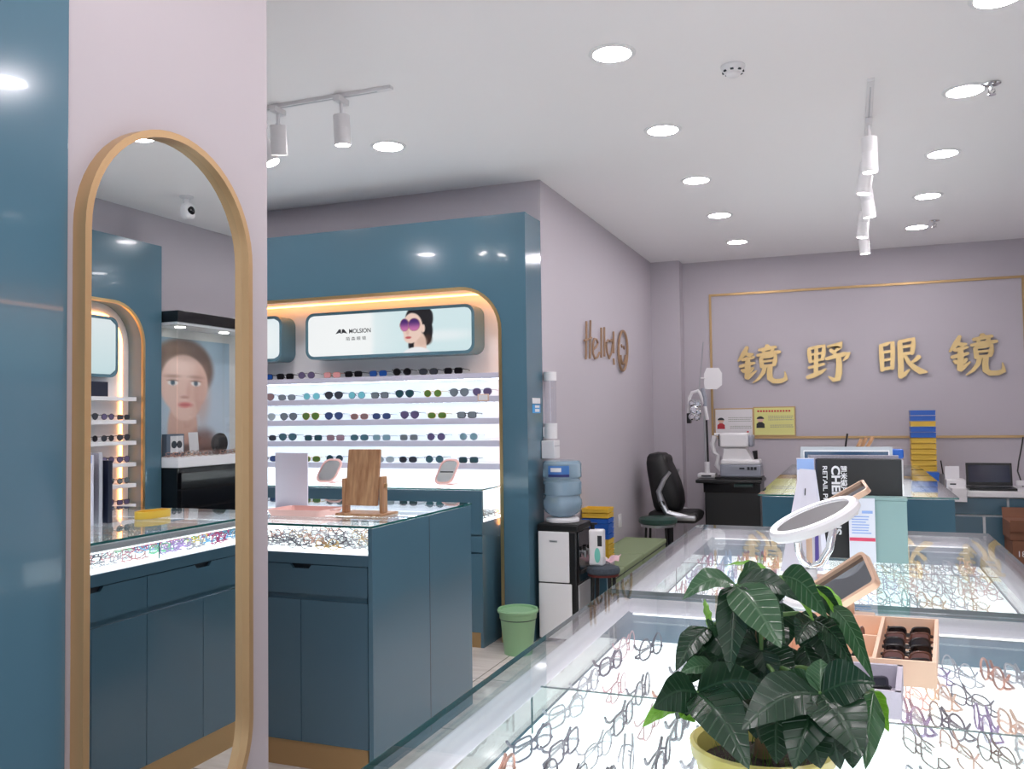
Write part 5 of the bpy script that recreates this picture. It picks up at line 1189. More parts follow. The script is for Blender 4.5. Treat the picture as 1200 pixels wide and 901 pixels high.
# ------------------------------------------------------------------ glasses
def lens_outline(style, w_, h_, n=22):
    P = []
    for i in range(n):
        a = 2*PI*i/n; c, s = math.cos(a), math.sin(a)
        if style == 'round': x, z = c, s
        elif style == 'square': x, z = math.copysign(abs(c)**.5, c), math.copysign(abs(s)**.5, s)
        elif style == 'aviator': x, z = c*(1.0 if s > 0 else 1-.22*(-s)), math.copysign(abs(s)**(.6 if s > 0 else 1.0), s)
        elif style == 'cat': x, z = math.copysign(abs(c)**.7, c), math.copysign(abs(s)**.7, s)+(.22*max(0, c) if s > 0 else 0)
        else: x, z = math.copysign(abs(c)**.75, c), math.copysign(abs(s)**.8, s)
        P.append((x*w_, z*h_))
    return P
def glasses_parts(style, rim, folded, flip, wd=.0245, ht=.02, ns=5):
    """local space: width along x, front faces -y. flip: resting upside down on the brow, temples folded"""
    cxs = .0335; zc = ht+rim+.0005
    wrap = lambda x: .9*x*x
    fz = (lambda z: (2*zc+.001-z)) if flip else (lambda z: z)
    front, lens, temples = MB(), [], []
    for s in (-1, 1):
        P = [(cxs*s+x*s, zc+z) for x, z in lens_outline(style, wd, ht)]
        front.tube([(x, wrap(x), fz(z)) for x, z in P], rim, ns, True)
        L = MB(); Q = [(cxs*s+(x-cxs*s)*.97, zc+(z-zc)*.97) for x, z in P]
        n = len(Q); L.add([(x, wrap(x)-.0006, fz(z)) for x, z in Q]+[(x, wrap(x)+.0006, fz(z)) for x, z in Q], [tuple(range(n)), tuple(range(2*n-1, n-1, -1))]+[(i, (i+1) % n, n+(i+1) % n, n+i) for i in range(n)])
        lens.append(L)
        xe = s*(cxs+wd); ze = zc+ht*.55
        front.tube([(xe, wrap(xe), fz(ze)), (xe+s*.006, wrap(xe)+.001, fz(ze+.001)), (xe+s*.009, wrap(xe)+.005, fz(ze))], rim*1.25, ns)
        hx, hy, hz = xe+s*.009, wrap(xe)+.006, ze
        if folded:
            o = .004 if s < 0 else .011
            pts = [(hx, hy, hz), (hx-s*.006, hy+o, hz), (hx-s*.05, hy+o+.003, hz-.001), (hx-s*.085, hy+o+.003, hz-.003), (hx-s*.108, hy+o+.002, hz-.012), (hx-s*.120, hy+o+.001, hz-.024)]
        else: pts = [(hx, hy, hz), (hx, hy+.03, hz), (hx-s*.002, hy+.09, hz-.001), (hx-s*.004, hy+.105, hz-.008), (hx-s*.006, hy+.13, max(.004, hz-.030))]
        T = MB().tube([(a, b, fz(c)) for a, b, c in pts], [rim*1.1, rim*1.1, rim*1.05, rim*1.15, rim*1.5, rim*1.2], ns+1); temples.append(T)
    front.tube([(-cxs+wd*.86, wrap(.0125), fz(zc+ht*.42)), (0, -.0006, fz(zc+ht*.58)), (cxs-wd*.86, wrap(.0125), fz(zc+ht*.42))], rim*1.2, ns)
    for s in (-1, 1): front.tube([(s*.0085, .002, fz(zc+ht*.05)), (s*.0075, .008, fz(zc-ht*.12))], [rim*.8, rim*1.4], ns)
    return front, lens, temples
GP = {}
STY = {'round': ('round', .0235, .0215), 'square': ('square', .025, .0175), 'aviator': ('aviator', .027, .0235), 'oval': ('oval', .0255, .018), 'cat-eye': ('cat', .025, .018)}
def gmesh(style, rim, folded, flip, joined):
    k = (style, rim, folded, flip, joined)
    if k in GP: return GP[k]
    st, wd, ht = STY[style]; f, l, tm = glasses_parts(st, rim, folded, flip, wd, ht)
    if joined:
        mb = MB(); mb.add(f.v, f.f)
        for q in tm: mb.add(q.v, q.f)
        nf = len(mb.f)
        for q in l: mb.add(q.v, q.f)
        me = mb.mesh('glasses_mesh', None, 50); nl = sum(len(q.f) for q in l)
        me.materials.append(None); me.materials.append(None)
        for i in range(nf, nf+nl): me.polygons[i].material_index = 1
        GP[k] = me
    else:
        ms = [('front_frame', f.mesh('front_frame', None, 50))]+[('lens', q.mesh('lens', None, 50)) for q in l]+[('temple', q.mesh('temple', None, 50)) for q in tm]
        for _, me in ms: me.materials.append(None)
        GP[k] = ms
    return GP[k]
def setmat(o, i, m):
    o.material_slots[i].link = 'OBJECT'; o.material_slots[i].material = m
def glasses(name, label, loc, rz, style, rim, frame_m, lens_m, folded, flip, group, parts=True, ry=0, temple_m=None):
    if parts:
        t = bpy.data.objects.new(name, None); COL.objects.link(t); t.empty_display_size = .02
        for nm, me in gmesh(style, rim, folded, flip, False):
            o = bpy.data.objects.new(nm, me); COL.objects.link(o); o.parent = t
            setmat(o, 0, lens_m if nm == 'lens' else (temple_m or frame_m) if nm == 'temple' else frame_m)
    else:
        t = bpy.data.objects.new(name, gmesh(style, rim, folded, flip, True)); COL.objects.link(t); setmat(t, 0, frame_m); setmat(t, 1, lens_m)
    t.location = loc; t.rotation_euler = (0, ry, rz)
    return tag(t, label, 'sunglasses' if name == 'sunglasses' else 'glasses', group)
CLEARL = glassmat('clear spectacle lens', (.97, .98, .98))
FR = {}
def fmat(nm, rgb, metal=0, rough=.3): FR[nm] = pm('frame '+nm, rgb, rough, metal)
for nm, rgb, me in (('black', (24, 24, 28), 0), ('gunmetal', (96, 94, 104), .7), ('dark violet', (76, 60, 84), 0), ('grey', (128, 124, 136), 0), ('silver', (176, 174, 182), .8), ('purple', (142, 104, 170), 0), ('pink', (224, 164, 168), 0), ('peach', (232, 190, 164), 0), ('rose gold', (206, 150, 130), .7),
                    ('brown', (104, 66, 54), 0), ('magenta', (186, 44, 112), 0), ('teal', (86, 138, 142), 0), ('sky blue', (110, 176, 220), 0), ('yellow', (228, 198, 84), 0), ('mint', (140, 210, 170), 0), ('green', (90, 170, 90), 0), ('lilac', (188, 160, 214), 0), ('clear grey', (190, 188, 196), 0), ('gold', (204, 168, 110), .8), ('navy', (48, 60, 110), 0)): fmat(nm, rgb, me)
def region(case, where, xs, ys, cols, rim, rz, seed, group, z=.9305, skip=(), parts=True, jit=.008, thick=None, styles=('round', 'square', 'oval', 'aviator', 'cat-eye')):
    rnd = random.Random(seed)
    for j, y in enumerate(ys):
        i_l = 0
        for i, x in enumerate(xs):
            c = rnd.choice(cols); st = rnd.choice(styles); rm = rnd.choice(rim); dx, dy, dr = rnd.uniform(-jit, jit), rnd.uniform(-jit, jit), rnd.gauss(0, .12)
            if (j, i) in skip: continue
            la = f'{c} {st} glasses, {where(j, i)}'
            glasses('glasses', la, (x+dx*.6, y+dy, z), rz+dr, st, rm, FR[c], CLEARL, True, True, group, parts)
DK = ['gunmetal', 'dark violet', 'grey', 'gunmetal', 'grey', 'clear grey']
LT_ = ['grey', 'silver', 'gunmetal', 'rose gold', 'clear grey', 'pink', 'dark violet']
MIX = ['purple', 'gunmetal', 'pink', 'peach', 'silver', 'dark violet', 'grey', 'magenta', 'clear grey', 'brown', 'rose gold']
PAL = ['silver', 'rose gold', 'peach', 'pink', 'lilac', 'clear grey', 'teal', 'gold', 'silver', 'grey']
KID = ['sky blue', 'pink', 'yellow', 'mint', 'lilac', 'green', 'magenta', 'sky blue', 'clear grey']
XL = [-.510, -.452, -.398, -.344, -.288, -.232, -.176]; YL = [1.26, 1.415, 1.585, 1.75, 1.925, 2.06]
region('near', lambda j, i: f'near counter aisle half, {ORD[j]} row from plant, {ORD[i]} from aisle pane', XL, YL,
       DK+LT_, (.0014, .0020, .0026), PI/2-.1, 5, 'glasses in the aisle half of the near counter', skip=((4, 1), (4, 2), (5, 2), (4, 4), (3, 5), (5, 5), (2, 1), (1, 6)))
XR = [.085, .140, .196, .252, .308, .364]; YR = [1.27, 1.415, 1.60, 1.745, 1.895, 2.07]
region('near', lambda j, i: f'near counter staff half, {ORD[j]} row from plant, {ORD[i]} from felt box', XR, YR, MIX, (.0015, .0020, .0025), -PI/2+.3, 9, 'glasses in the staff half of the near counter', skip=((0, 0), (5, 0), (4, 3), (2, 5)))
XF = [.03, .088, .146, .204, .262, .320, .372]; YF = [2.335, 2.50, 2.64, 2.79, 3.02, 3.16, 3.30, 3.45]
XF = [-.02, .035, .09, .145, .2, .255, .31, .362]; YF = [2.80, 3.02, 3.165, 3.31, 3.46]
region('far', lambda j, i: f'second counter staff half, {ORD[j]} row back, {ORD[i]} from binder side', XF, YF, PAL, (.0013, .0019), -PI/2+.38, 21, 'pale glasses in the staff half of second counter', skip=((0, 7),))
XK = [-.505, -.445, -.385, -.325, -.265, -.205, -.145]; YK = [2.66, 2.81, 3.02, 3.17, 3.33, 3.49]
region('far', lambda j, i: f'second counter aisle half, {ORD[j]} row back, {ORD[i]} from aisle pane', XK, YK[:2], ['silver', 'clear grey', 'gunmetal', 'peach', 'pink', 'grey'], (.0013, .0018), PI/2, 22, 'glasses in the aisle half of second counter')
region('far', lambda j, i: f'second counter aisle half, {ORD[j]} row past divider, {ORD[i]} from aisle pane', XK, YK[2:], KID, (.0022, .0028), PI/2, 23, 'coloured children glasses in second counter')
XC = [-2.64+.082*i for i in range(9)]
rn = random.Random(4)
def row_x(where, xs, ys, cols, group, z, rz, seed, parts, rim=(.0012, .0016), skip=()):
    rnd = random.Random(seed)
    for j, y in enumerate(ys):
        for i, x in enumerate(xs):
            c = rnd.choice(cols); st = rnd.choice(['round', 'square', 'oval', 'aviator']); a = rz+rnd.gauss(0, .15); dy = rnd.uniform(-.006, .006)
            if (j, i) in skip: continue
            glasses('glasses', f'{c} {st} glasses, {where(j, i)}', (x, y+dy, z), a, st, rnd.choice(rim), FR[c], CLEARL, True, True, group, parts)
row_x(lambda j, i: f'teal counter behind pillar, {ORD[j]} row from pane, {ORD[4-i]} from end panel', [-2.60+.15*i for i in range(5)], [3.31, 3.365, 3.42, 3.475, 3.54, 3.61, 3.7, 3.8], ['silver', 'gunmetal', 'grey', 'rose gold', 'gold', 'black', 'clear grey'], 'glasses in the teal counter behind the pillar', .9305, 0, 31, False, (.0013, .0018, .0022))
row_x(lambda j, i: f'third counter teal end, {ORD[j]} row, {ORD[i]} from middle', [.06, .20, .34], [5.22, 5.30, 5.38], ['sky blue', 'silver', 'clear grey'], 'glasses in the third counter', .9305, 0, 33, False, (.002,))
row_x(lambda j, i: f'shelf counter below display, {ORD[j]} row back, {["farther from", "nearer to"][i]} glass end', [-2.51, -2.35], [5.42, 5.50, 5.58, 5.66], ['black', 'gunmetal', 'silver'], 'glasses at the glass end of the shelf counter', .8225, 0, 35, False, (.0022,))
# sunglasses on the lit shelves
SL = {}
def smat(nm, a): SL[nm] = pm('sunglass lens '+nm, a, .08, spec=.6)
for nm, a in (('black', (22, 22, 26)), ('blue', (40, 84, 160)), ('dark grey', (62, 66, 74)), ('purple', (104, 94, 128)), ('pink', (226, 160, 160)), ('grey', (118, 128, 134)), ('pale grey', (168, 180, 184)), ('cyan', (120, 196, 206)), ('green', (96, 126, 62)), ('navy', (66, 82, 124)), ('brown', (140, 112, 112)), ('teal', (76, 112, 122)), ('dark teal', (46, 78, 86)), ('pale teal', (126, 160, 170)), ('mauve', (150, 124, 134))): smat(nm, a)
ROWS = [[(310, 'blue', 'square', 'black'), (334, 'black', 'square', 'black'), (359, 'purple', 'round', 'gunmetal'), (389, 'pink', 'square', 'rose gold'), (414, 'black', 'square', 'black'), (443, 'blue', 'square', 'navy'), (471, 'black', 'round', 'black'), (502, 'dark grey', 'oval', 'black'), (531, 'black', 'square', 'black')],
        [(311, 'brown', 'aviator', 'gunmetal'), (336, 'grey', 'oval', 'gunmetal'), (365, 'cyan', 'round', 'silver'), (391, 'dark grey', 'aviator', 'black'), (418, 'cyan', 'round', 'gunmetal'), (445, 'grey', 'square', 'black'), (474, 'dark teal', 'aviator', 'gunmetal'), (507, 'green', 'round', 'gold'), (538, 'grey', 'aviator', 'gunmetal'), (565, 'purple', 'aviator', 'silver')],
        [(313, 'pale grey', 'aviator', 'silver'), (338, 'grey', 'aviator', 'gunmetal'), (364, 'green', 'aviator', 'gold'), (391, 'navy', 'aviator', 'gunmetal'), (421, 'brown', 'oval', 'rose gold'), (447, 'navy', 'oval', 'gunmetal'), (480, 'purple', 'aviator', 'gunmetal'), (512, 'green', 'oval', 'gold'), (547, 'grey', 'square', 'black')],
        [(314, 'dark grey', 'oval', 'gunmetal'), (337, 'teal', 'aviator', 'gunmetal'), (367, 'dark teal', 'square', 'gunmetal'), (393, 'mauve', 'square', 'brown'), (421, 'teal', 'oval', 'gunmetal'), (447, 'pale teal', 'square', 'silver'), (479, 'grey', 'square', 'silver'), (511, 'purple', 'round', 'gunmetal'), (549, 'pale teal', 'round', 'silver')],
        [(315, 'navy', 'oval', 'gunmetal'), (340, 'dark grey', 'oval', 'gunmetal'), (365, 'green', 'oval', 'gold'), (392, 'dark teal', 'round', 'gunmetal'), (424, 'grey', 'oval', 'gunmetal'), (451, 'pale grey', 'oval', 'silver'), (478, 'dark grey', 'oval', 'gunmetal'), (509, 'teal', 'round', 'gunmetal'), (549, 'dark teal', 'square', 'gunmetal')]]
YSH = 5.668
for r, row in enumerate(ROWS):
    for i, (px_, lc, st, fc) in enumerate(row):
        py_ = 436+27*r
        x = at(px_, py_, YSH).x
        glasses('sunglasses', f'{lc}-lensed {st} sunglasses, {ORD[r]} shelf down, {ORD[len(row)-1-i]} from gold arch', (x, YSH, SHZ[r]+.0005), .1+random.uniform(-.06, .1), st, .0017 if fc not in ('black',) else .0024, FR[fc], SL[lc], False, False, f'sunglasses on the {ORD[r]} lit shelf').scale = (1.17,)*3
t = thing('price_tag', 'small framed price tag hanging at the end of second shelf', 'tag', (at(567, 466, 5.636).x, 5.636, SHZ[1]-.07))
q0, q1 = at(560, 470, 5.634), at(573, 461.5, 5.634)
obj('tag_frame', MB().rb(q0.x, q1.x, 5.628, 5.634, q0.z, q1.z, .002), ROSE, t); obj('tag_paper', MB().box(q0.x+.008, q1.x-.008, 5.6268, 5.628, q0.z+.006, q1.z-.006), pm('white paper', (228, 226, 228), .6), t)
# sunglasses in the opposite niche and goods in the showcase, both seen in the mirror
rnd = random.Random(8)
for r, z in enumerate(SHR[1:]):
    for i, y in enumerate((4.80, 4.95, 5.10)):
        lc = rnd.choice(['black', 'dark grey', 'brown', 'purple']); st = rnd.choice(['round', 'aviator', 'square'])
        glasses('sunglasses', f'{lc}-lensed {st} sunglasses in mirrored niche, {ORD[r+1]} shelf down, {ORD[2-i]} from its edge', (1.825, y, z+.0005), -PI/2, st, .0022, FR['black' if lc != 'brown' else 'brown'], SL[lc], False, False, 'sunglasses in the opposite niche', False)
for j in range(2):
    for i in range(7):
        y = 5.52+.135*i; c = rnd.choice(['rose gold', 'gold', 'peach', 'silver', 'brown']); st = rnd.choice(['round', 'oval', 'square'])
        glasses('glasses', f'{c} {st} folded glasses in mirrored showcase, {["front", "back"][j]} row, {ORD[i]} from teal side', (1.675+.08*j, y, 1.2185), -PI/2, st, .0018, FR[c], CLEARL, True, True, 'glasses in the black showcase', False)
X_ = 1.84
t = thing('goggle_box', 'grey boxed goggles standing in the black showcase, seen in the mirror', 'box', (X_, 5.66, 1.22))
obj('box_body', MB().rb(X_, X_+.05, 5.56, 5.76, 1.2185, 1.40, .004), pm('slate card', (96, 108, 124), .5), t)
obj('box_window', MB().box(X_-.002, X_, 5.60, 5.745, 1.25, 1.385), pm('white paper', (228, 226, 228), .6), t)
for y in (5.64, 5.70): obj('goggle_lens', MB().cyl((X_-.004, y, 1.315), (X_-.001, y, 1.315), .03, n=18), SL['dark grey'], t)
t = thing('white_card', 'plain white card standing beside the boxed goggles, seen in the mirror', 'card', (X_, 5.87, 1.22))
obj('card_face', MB().rbox((X_, 5.87, 1.315), (.004, .11, .19), .001, Matrix.Rotation(.1, 3, 'Y')), pm('white paper', (228, 226, 228), .6), t)
obj('card_foot', MB().rb(X_, X_+.06, 5.85, 5.89, 1.2185, 1.225, .001), pm('white paper', (228, 226, 228), .6), t)
t = thing('table_clock', 'round black clock in the showcase, seen in the mirror', 'clock', (1.80, 6.18, 1.22))
obj('clock_case', MB().lathe([(.06, 0), (.088, 0), (.09, .02), (.08, .04), (.02, .04)], (1.80, 6.16, 1.31), 32, Matrix.Rotation(PI/2, 3, 'Y')), BLACK, t)
obj('clock_face', MB().cyl((1.803, 6.16, 1.31), (1.806, 6.16, 1.31), .062, n=32), pm('clock face', (150, 156, 160), .4), t)
obj('clock_hands', MB().box(1.800, 1.8025, 6.158, 6.162, 1.31, 1.355).box(1.800, 1.8025, 6.16, 6.19, 1.308, 1.312), INK, t)
obj('clock_foot', MB().rb(1.79, 1.85, 6.13, 6.19, 1.2185, 1.227, .002), BLACK, t)
# folded dark sunglasses in the organiser tray and the felt box
def pile(f, uvs, names, group, z0, sc):
    rnd = random.Random(len(uvs))
    for k, (u, v, dz, rz, lc, fc, st) in enumerate(uvs):
        p = f(u, v, 0)
        o = glasses('sunglasses', names[k], (p.x, p.y, z0+dz), rz, st, .003, FR[fc], SL[lc], True, True, group, True); o.scale = (sc,)*3
pile(ptf, [(.81, .16, 0, .18, 'dark grey', 'black', 'square'), (.81, .30, 0, .14, 'brown', 'brown', 'oval'), (.81, .44, 0, .2, 'black', 'black', 'square'), (.80, .60, 0, .16, 'dark grey', 'black', 'oval'), (.80, .73, 0, .22, 'brown', 'brown', 'square'), (.80, .87, 0, .2, 'black', 'black', 'square')],
     ['black folded sunglasses, frontmost in the long compartment of the peach tray', 'brown folded sunglasses, second from the front in peach tray\'s long compartment', 'black folded sunglasses, third from the front in peach tray\'s long compartment', 'black oval folded sunglasses, fourth from front in peach tray\'s long compartment', 'brown folded sunglasses, second from back in peach tray\'s long compartment', 'black folded sunglasses, rearmost in peach tray\'s long compartment'], 'folded sunglasses in the peach tray', GT+.006, .66)
pile(ptf, [(.465, .70, 0, .35, 'brown', 'brown', 'round'), (.465, .85, 0, .1, 'brown', 'brown', 'oval'), (.465, .15, 0, .3, 'black', 'black', 'square'), (.465, .32, 0, .15, 'dark grey', 'gunmetal', 'square'), (.155, .72, 0, .4, 'black', 'black', 'square'), (.155, .25, 0, .3, 'dark grey', 'black', 'oval')] and
     [(.46, .72, 0, 1.2, 'brown', 'brown', 'round'), (.46, .25, 0, 1.1, 'black', 'black', 'square')], ['brown round folded sunglasses in rear middle compartment of the peach tray', 'black folded sunglasses in front middle compartment of the peach tray'], 'folded sunglasses in small compartments', GT+.006, .6)
pile(ptf, [(.15, .72, 0, 1.3, 'dark grey', 'black', 'oval'), (.15, .25, 0, 1.2, 'dark grey', 'gunmetal', 'square')], ['black folded sunglasses in rear compartment of the peach tray nearest leaves', 'grey folded sunglasses in front compartment of the peach tray nearest leaves'], 'folded sunglasses in small compartments', GT+.006, .6)
pile(gbf, [(.66, .30, 0, .2, 'black', 'black', 'square'), (.64, .62, 0, .32, 'dark grey', 'gunmetal', 'square')], ['black folded sunglasses at the front of the grey felt box', 'dark folded sunglasses at the back of the grey felt box'], 'folded sunglasses in the felt box', GT+.006, .66)
# ------------------------------------------------------------------ potted money tree
def leafmat(name, c1, c2, rough):
    m = bpy.data.materials.new(name); m.use_nodes = True; nt = m.node_tree; b = nt.nodes['Principled BSDF']
    N, L = nt.nodes.new, nt.links.new
    uv = N('ShaderNodeUVMap'); uv.uv_map = 'leaf'; sp = N('ShaderNodeSeparateXYZ'); L(uv.outputs[0], sp.inputs[0])
    ab = N('ShaderNodeMath'); ab.operation = 'ABSOLUTE'; L(sp.outputs[0], ab.inputs[0])
    # side veins: sine of (along - slope * |across|)
    ml = N('ShaderNodeMath'); ml.operation = 'MULTIPLY_ADD'; ml.inputs[1].default_value = -.22; L(ab.outputs[0], ml.inputs[0]); L(sp.outputs[1], ml.inputs[2])
    fq = N('ShaderNodeMath'); fq.operation = 'MULTIPLY'; fq.inputs[1].default_value = 58; L(ml.outputs[0], fq.inputs[0])
    sn = N('ShaderNodeMath'); sn.operation = 'SINE'; L(fq.outputs[0], sn.inputs[0])
    pw = N('ShaderNodeMapRange'); pw.inputs[1].default_value = .75; pw.inputs[2].default_value = 1; L(sn.outputs[0], pw.inputs[0])
    mid = N('ShaderNodeMapRange'); mid.inputs[1].default_value = .07; mid.inputs[2].default_value = .015; L(ab.outputs[0], mid.inputs[0])
    mx = N('ShaderNodeMath'); mx.operation = 'MAXIMUM'; L(pw.outputs[0], mx.inputs[0]); L(mid.outputs[0], mx.inputs[1])
    mf = N('ShaderNodeMath'); mf.operation = 'MULTIPLY'; mf.inputs[1].default_value = .28; L(mx.outputs[0], mf.inputs[0])
    c = N('ShaderNodeMix'); c.data_type = 'RGBA'; c.inputs[6].default_value = srgb(*c1); c.inputs[7].default_value = srgb(*c2); L(mf.outputs[0], c.inputs[0]); L(c.outputs[2], b.inputs['Base Color'])
    bp = N('ShaderNodeBump'); bp.inputs['Strength'].default_value = .5; bp.inputs['Distance'].default_value = .001; bp.invert = True; L(mx.outputs[0], bp.inputs['Height']); L(bp.outputs[0], b.inputs['Normal'])
    b.inputs['Roughness'].default_value = rough; b.inputs['Specular IOR Level'].default_value = .6
    b.inputs['Subsurface Weight'].default_value = 0
    # thin leaf: let some light through
    tr = N('ShaderNodeBsdfTranslucent'); L(c.outputs[2], tr.inputs[0]); ms = N('ShaderNodeMixShader'); ms.inputs[0].default_value = .25
    out = nt.nodes['Material Output']; L(b.outputs[0], ms.inputs[1]); L(tr.outputs[0], ms.inputs[2]); L(ms.outputs[0], out.inputs[0])
    return m
LD = leafmat('dark green leaf', (26, 54, 34), (58, 92, 62), .27)
LM = leafmat('lamp-lit green leaf', (54, 90, 58), (112, 144, 110), .24)  # paler leaf copy: lamp reflection on glossy leaves put into the colour
LB = leafmat('fresh green leaf', (104, 160, 42), (150, 196, 84), .35)
PC = Vector((-.092, .925, GT))
t = PLANT = thing('money_tree', 'potted money tree with glossy dark green leaves on the near counter', 'plant', tuple(PC))
pot = obj('pot', MB().lathe([(.045, .0), (.05, .002), (.066, .105), (.070, .108), (.0715, .120), (.068, .122), (.064, .118), (.060, .09), (.044, .01)], PC, 40), pm('yellow glazed pot', (226, 214, 124), .25), t)
obj('soil', MB().lathe([(.061, .098), (.05, .103), (.02, .106), (.001, .107)], PC, 30), pm('dark soil', (44, 34, 28), .95, bump=(120, .01, .8)), t)
gr = MB(); rnd = random.Random(2)
for i in range(90):
    a = rnd.uniform(0, 2*PI); r = .052*math.sqrt(rnd.random()); p = PC+Vector((r*math.cos(a), r*math.sin(a), .102)); h = rnd.uniform(.014, .03)
    d = Vector((rnd.uniform(-.4, .4), rnd.uniform(-.4, .4), 1)).normalized()*h; s = Vector((-math.sin(a), math.cos(a), 0))*.0009
    gr.add([p-s, p+s, p+d], [(0, 1, 2)])
g = obj('moss_grass', gr, pm('short grass', (70, 110, 40), .6), t, smooth=0, fix=False); g['kind'] = 'stuff'
cr_ = lambda cx, cy: (730+cx/3.4515, 640+cy/3.4515)
def wpt(cx, cy, Y): return at(*cr_(cx, cy), Y)
STEM = pm('brown stem', (120, 96, 70), .7); STEMG = pm('green stem', (96, 130, 70), .5)
hubs = {'A': wpt(460, 158, .90), 'B': wpt(640, 122, .955), 'C': wpt(800, 598, .845), 'D': wpt(300, 592, .86), 'E': wpt(345, 330, .93), 'F': wpt(770, 300, .95), 'G': wpt(560, 420, .92), 'H': wpt(1015, 585, .90), 'I': wpt(620, 560, .87)}
trunk = PC+Vector((0, 0, .10))
obj('trunk', MB().tube([trunk, trunk+Vector((.004, 0, .05)), trunk+Vector((.0, .004, .10)), wpt(560, 330, .935)], [.009, .008, .007, .006], 10), STEM, t)
def stalk(k, via):
    pts = [via]+[via.lerp(hubs[k], q)+Vector((0, 0, .012*math.sin(PI*q))) for q in (.35, .7)]+[hubs[k]]
    obj('leaf_stalk', MB().tube(pts, [.003, .0026, .0022, .002], 7), STEMG, t)
mid_, top_ = trunk+Vector((.004, 0, .06)), wpt(560, 330, .935)
for k in 'ABEFG': stalk(k, top_)
for k in 'CDHI': stalk(k, mid_+Vector((0, 0, .03)))
def leaf(b, tip, w_, mat, droop=.12, roll=0.0, cup=.25, label=None):
    b, tip = Vector(b), Vector(tip); ax = tip-b; Ln = ax.length; ax.normalize()
    v_ = ((b+tip)/2-CAM).normalized()
    side = ax.cross(v_).normalized(); nr = side.cross(ax).normalized()
    if nr.dot(v_) > 0: nr = -nr
    side, nr = side*math.cos(roll)+nr*math.sin(roll), nr*math.cos(roll)-side*math.sin(roll)
    nl, nw = 16, 8; vs, fs, uvs = [], [], []
    for i in range(nl+1):
        s = i/nl; pw = (math.sin(PI*min(1, s**.82))**.8)*(1-.28*s) if 0 < s < 1 else 0
        pw = max(pw, .02 if i < nl else 0)
        c = b+ax*(Ln*s)+Vector((0, 0, 1))*(Ln*droop*math.sin(PI*s)) 
        for j in range(nw+1):
            q = j/nw*2-1; x = q*w_/2*pw
            vs.append(c+side*x+nr*(abs(q)*pw*w_/2*cup+ .0012*math.sin(22*s-abs(q)*3)*abs(q)*pw)); uvs.append((q*pw, s))
    for i in range(nl):
        for j in range(nw): a = i*(nw+1)+j; fs.append((a, a+1, a+nw+2, a+nw+1))
    mb = MB(); mb.v = vs; mb.f = fs
    o = obj('leaf', mb, mat, PLANT, smooth=180, fix=False, label=label)
    ul = o.data.uv_layers.new(name='leaf')
    for lp in o.data.loops: ul.data[lp.index].uv = uvs[lp.vertex_index]
    return o
PXM = .000253
def L_(b, tip, w_, mat, Yb, Yt, **k): leaf(wpt(*b, Yb), wpt(*tip, Yt), w_*PXM*1.38, mat, **k)
H = hubs
def LH(h, tip, w_, mat, Yt, **k): leaf(H[h], wpt(*tip, Yt), w_*PXM*1.38, mat, **k)
# crown
LH('A', (240, 216), 92, LM, .87, droop=.20, roll=.7)
L_((590, 100), (412, 78), 34, LB, .97, 1.0, droop=.08, roll=1.0)
LH('A', (560, 92), 58, LM, .95, droop=.15, roll=.5)
LH('A', (640, 412), 140, LM, .83, droop=.05, roll=-.25)
L_((560, 215), (655, 395), 100, LM, .92, .86, droop=.06, roll=.4)
LH('A', (712, 222), 88, LD, .90, droop=.18, roll=-.6)
LH('A', (432, 512), 108, LD, .84, droop=.06, roll=.3)
LH('A', (395, 330), 70, LD, .95, droop=.1)
LH('B', (830, 292), 112, LM, .90, droop=.15, roll=.45)
LH('B', (770, 300), 60, LB, .93, droop=.12, roll=-.8)
LH('B', (600, 250), 80, LD, .95, droop=.1)
L_((775, 155), (925, 385), 60, LB, 1.0, .95, droop=.14, roll=-.7)
L_((770, 165), (900, 345), 64, LD, .99, .96, droop=.12, roll=.3)
LH('F', (942, 505), 78, LD, .87, droop=.10, roll=.4)
LH('F', (905, 352), 56, LM, .95, droop=.16, roll=.7)
LH('F', (700, 400), 88, LD, .90, droop=.10)
L_((845, 245), (1015, 545), 78, LM, .97, .90, droop=.12, roll=.5)
LH('F', (840, 480), 96, LD, .93, droop=.08)
LH('C', (800, 455), 90, LM, .87, droop=.03, roll=.2)
LH('C', (1022, 555), 136, LD, .83, droop=.10, roll=-.35)
LH('C', (480, 742), 150, LD, .80, droop=.14, roll=.4)
LH('C', (690, 905), 150, LD, .79, droop=.10, roll=.3)
LH('C', (965, 855), 165, LD, .79, droop=.10, roll=-.3)
LH('C', (648, 520), 74, LM, .88, droop=.08, roll=-.4)
LH('C', (880, 905), 120, LD, .82, droop=.08)
LH('D', (122, 655), 126, LD, .83, droop=.16, roll=-.3)
L_((235, 640), (78, 732), 60, LB, .87, .83, droop=.10, roll=.5)
LH('D', (600, 575), 130, LD, .84, droop=.12, roll=.25)
LH('D', (512, 905), 150, LD, .78, droop=.10, roll=-.2)
L_((250, 640), (292, 712), 70, LB, .90, .88, droop=.05, roll=.3)
LH('D', (215, 700), 90, LD, .90, droop=.1)
LH('E', (213, 505), 92, LD, .88, droop=.10, roll=.5)
LH('E', (395, 345), 62, LM, .91, droop=.10, roll=.6)
LH('E', (255, 465), 86, LM, .92, droop=.10, roll=-.4)
LH('E', (440, 470), 110, LD, .90, droop=.08)
LH('E', (330, 212), 40, LB, .97, droop=.05, roll=.9)
L_((375, 488), (228, 518), 66, LM, .90, .87, droop=.10, roll=.5)
L_((372, 520), (365, 570), 34, LB, .90, .89, droop=.02)
LH('G', (430, 590), 130, LD, .90, droop=.08); LH('G', (560, 640), 130, LD, .88, droop=.06, roll=.3); LH('G', (690, 560), 130, LD, .90, droop=.08, roll=-.3); LH('G', (520, 270), 110, LD, .97, droop=.06); LH('G', (660, 300), 110, LD, .96, droop=.06)
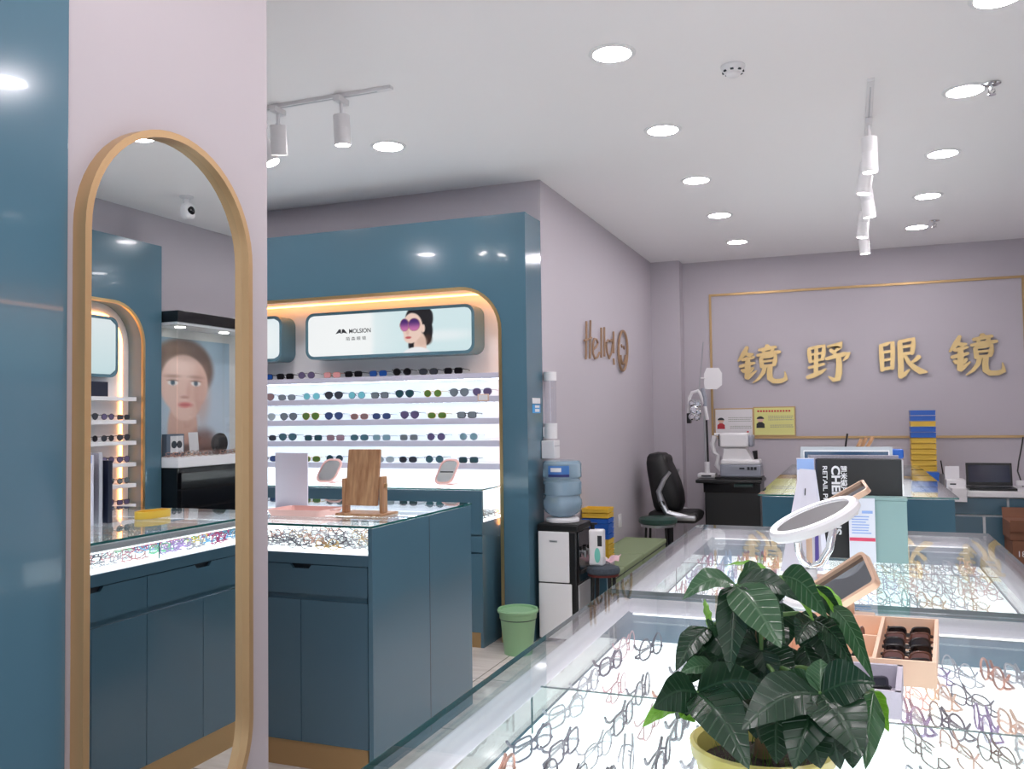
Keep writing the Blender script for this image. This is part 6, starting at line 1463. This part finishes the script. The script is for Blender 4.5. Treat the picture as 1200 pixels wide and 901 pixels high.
LH('H', (1076, 752), 60, LB, .87, droop=.06, roll=.5)
LH('H', (980, 905), 82, LM, .83, droop=.05, roll=-.5)
LH('H', (960, 740), 90, LD, .93, droop=.06)
LH('I', (720, 800), 130, LD, .86, droop=.06); LH('I', (480, 700), 110, LD, .90, droop=.06); LH('I', (760, 640), 110, LD, .90, droop=.06); LH('I', (560, 800), 110, LD, .88, droop=.08)
rnd = random.Random(12)
for (bx_, by_, tx_, ty_, w_, Y_) in ((400, 380, 330, 600, 120, .95), (470, 400, 450, 640, 130, .94), (560, 380, 580, 600, 130, .94), (640, 400, 690, 620, 130, .95), (730, 400, 800, 600, 120, .95), (800, 420, 900, 600, 110, .96),
    (420, 560, 380, 760, 120, .92), (520, 560, 540, 780, 130, .91), (640, 580, 600, 800, 130, .90), (700, 620, 760, 820, 130, .89), (840, 600, 900, 800, 130, .90), (900, 560, 990, 720, 100, .92), (620, 640, 620, 880, 140, .84), (740, 700, 800, 900, 130, .83), (900, 700, 930, 900, 110, .84),
    (560, 240, 480, 430, 120, .95), (650, 230, 640, 430, 120, .96), (740, 260, 760, 460, 110, .97), (330, 420, 260, 560, 100, .93), (480, 620, 420, 800, 110, .87), (760, 330, 860, 470, 90, .97)):
    leaf(wpt(bx_, by_, Y_), wpt(tx_, ty_, Y_-.02), w_*PXM*1.3, LD, droop=.05, roll=rnd.uniform(-.6, .6))
rb_ = PC+Vector((0, 0, .122))
obj('ribbon', MB().tube([wpt(430, 670, .90), wpt(500, 690, .885), wpt(560, 660, .89)], [.002, .004, .003], 8, flat=.4), pm('red ribbon', (150, 40, 46), .5), t)
# ------------------------------------------------------------------ light
wd = bpy.data.worlds.new('daylight'); SC.world = wd; wd.use_nodes = True
bg = wd.node_tree.nodes['Background']; bg.inputs[0].default_value = (.86, .92, 1, 1); bg.inputs[1].default_value = 3.2
SC.view_settings.view_transform = 'Standard'; SC.view_settings.look = 'None'; SC.view_settings.gamma = 1
SC.view_settings.use_curve_mapping = False; SC.view_settings.exposure = 0.0
cy = SC.cycles; cy.max_bounces = 10; cy.transparent_max_bounces = 24; cy.diffuse_bounces = 5; cy.glossy_bounces = 5; cy.transmission_bounces = 6
cy.caustics_reflective = False; cy.caustics_refractive = False; cy.sample_clamp_indirect = 6
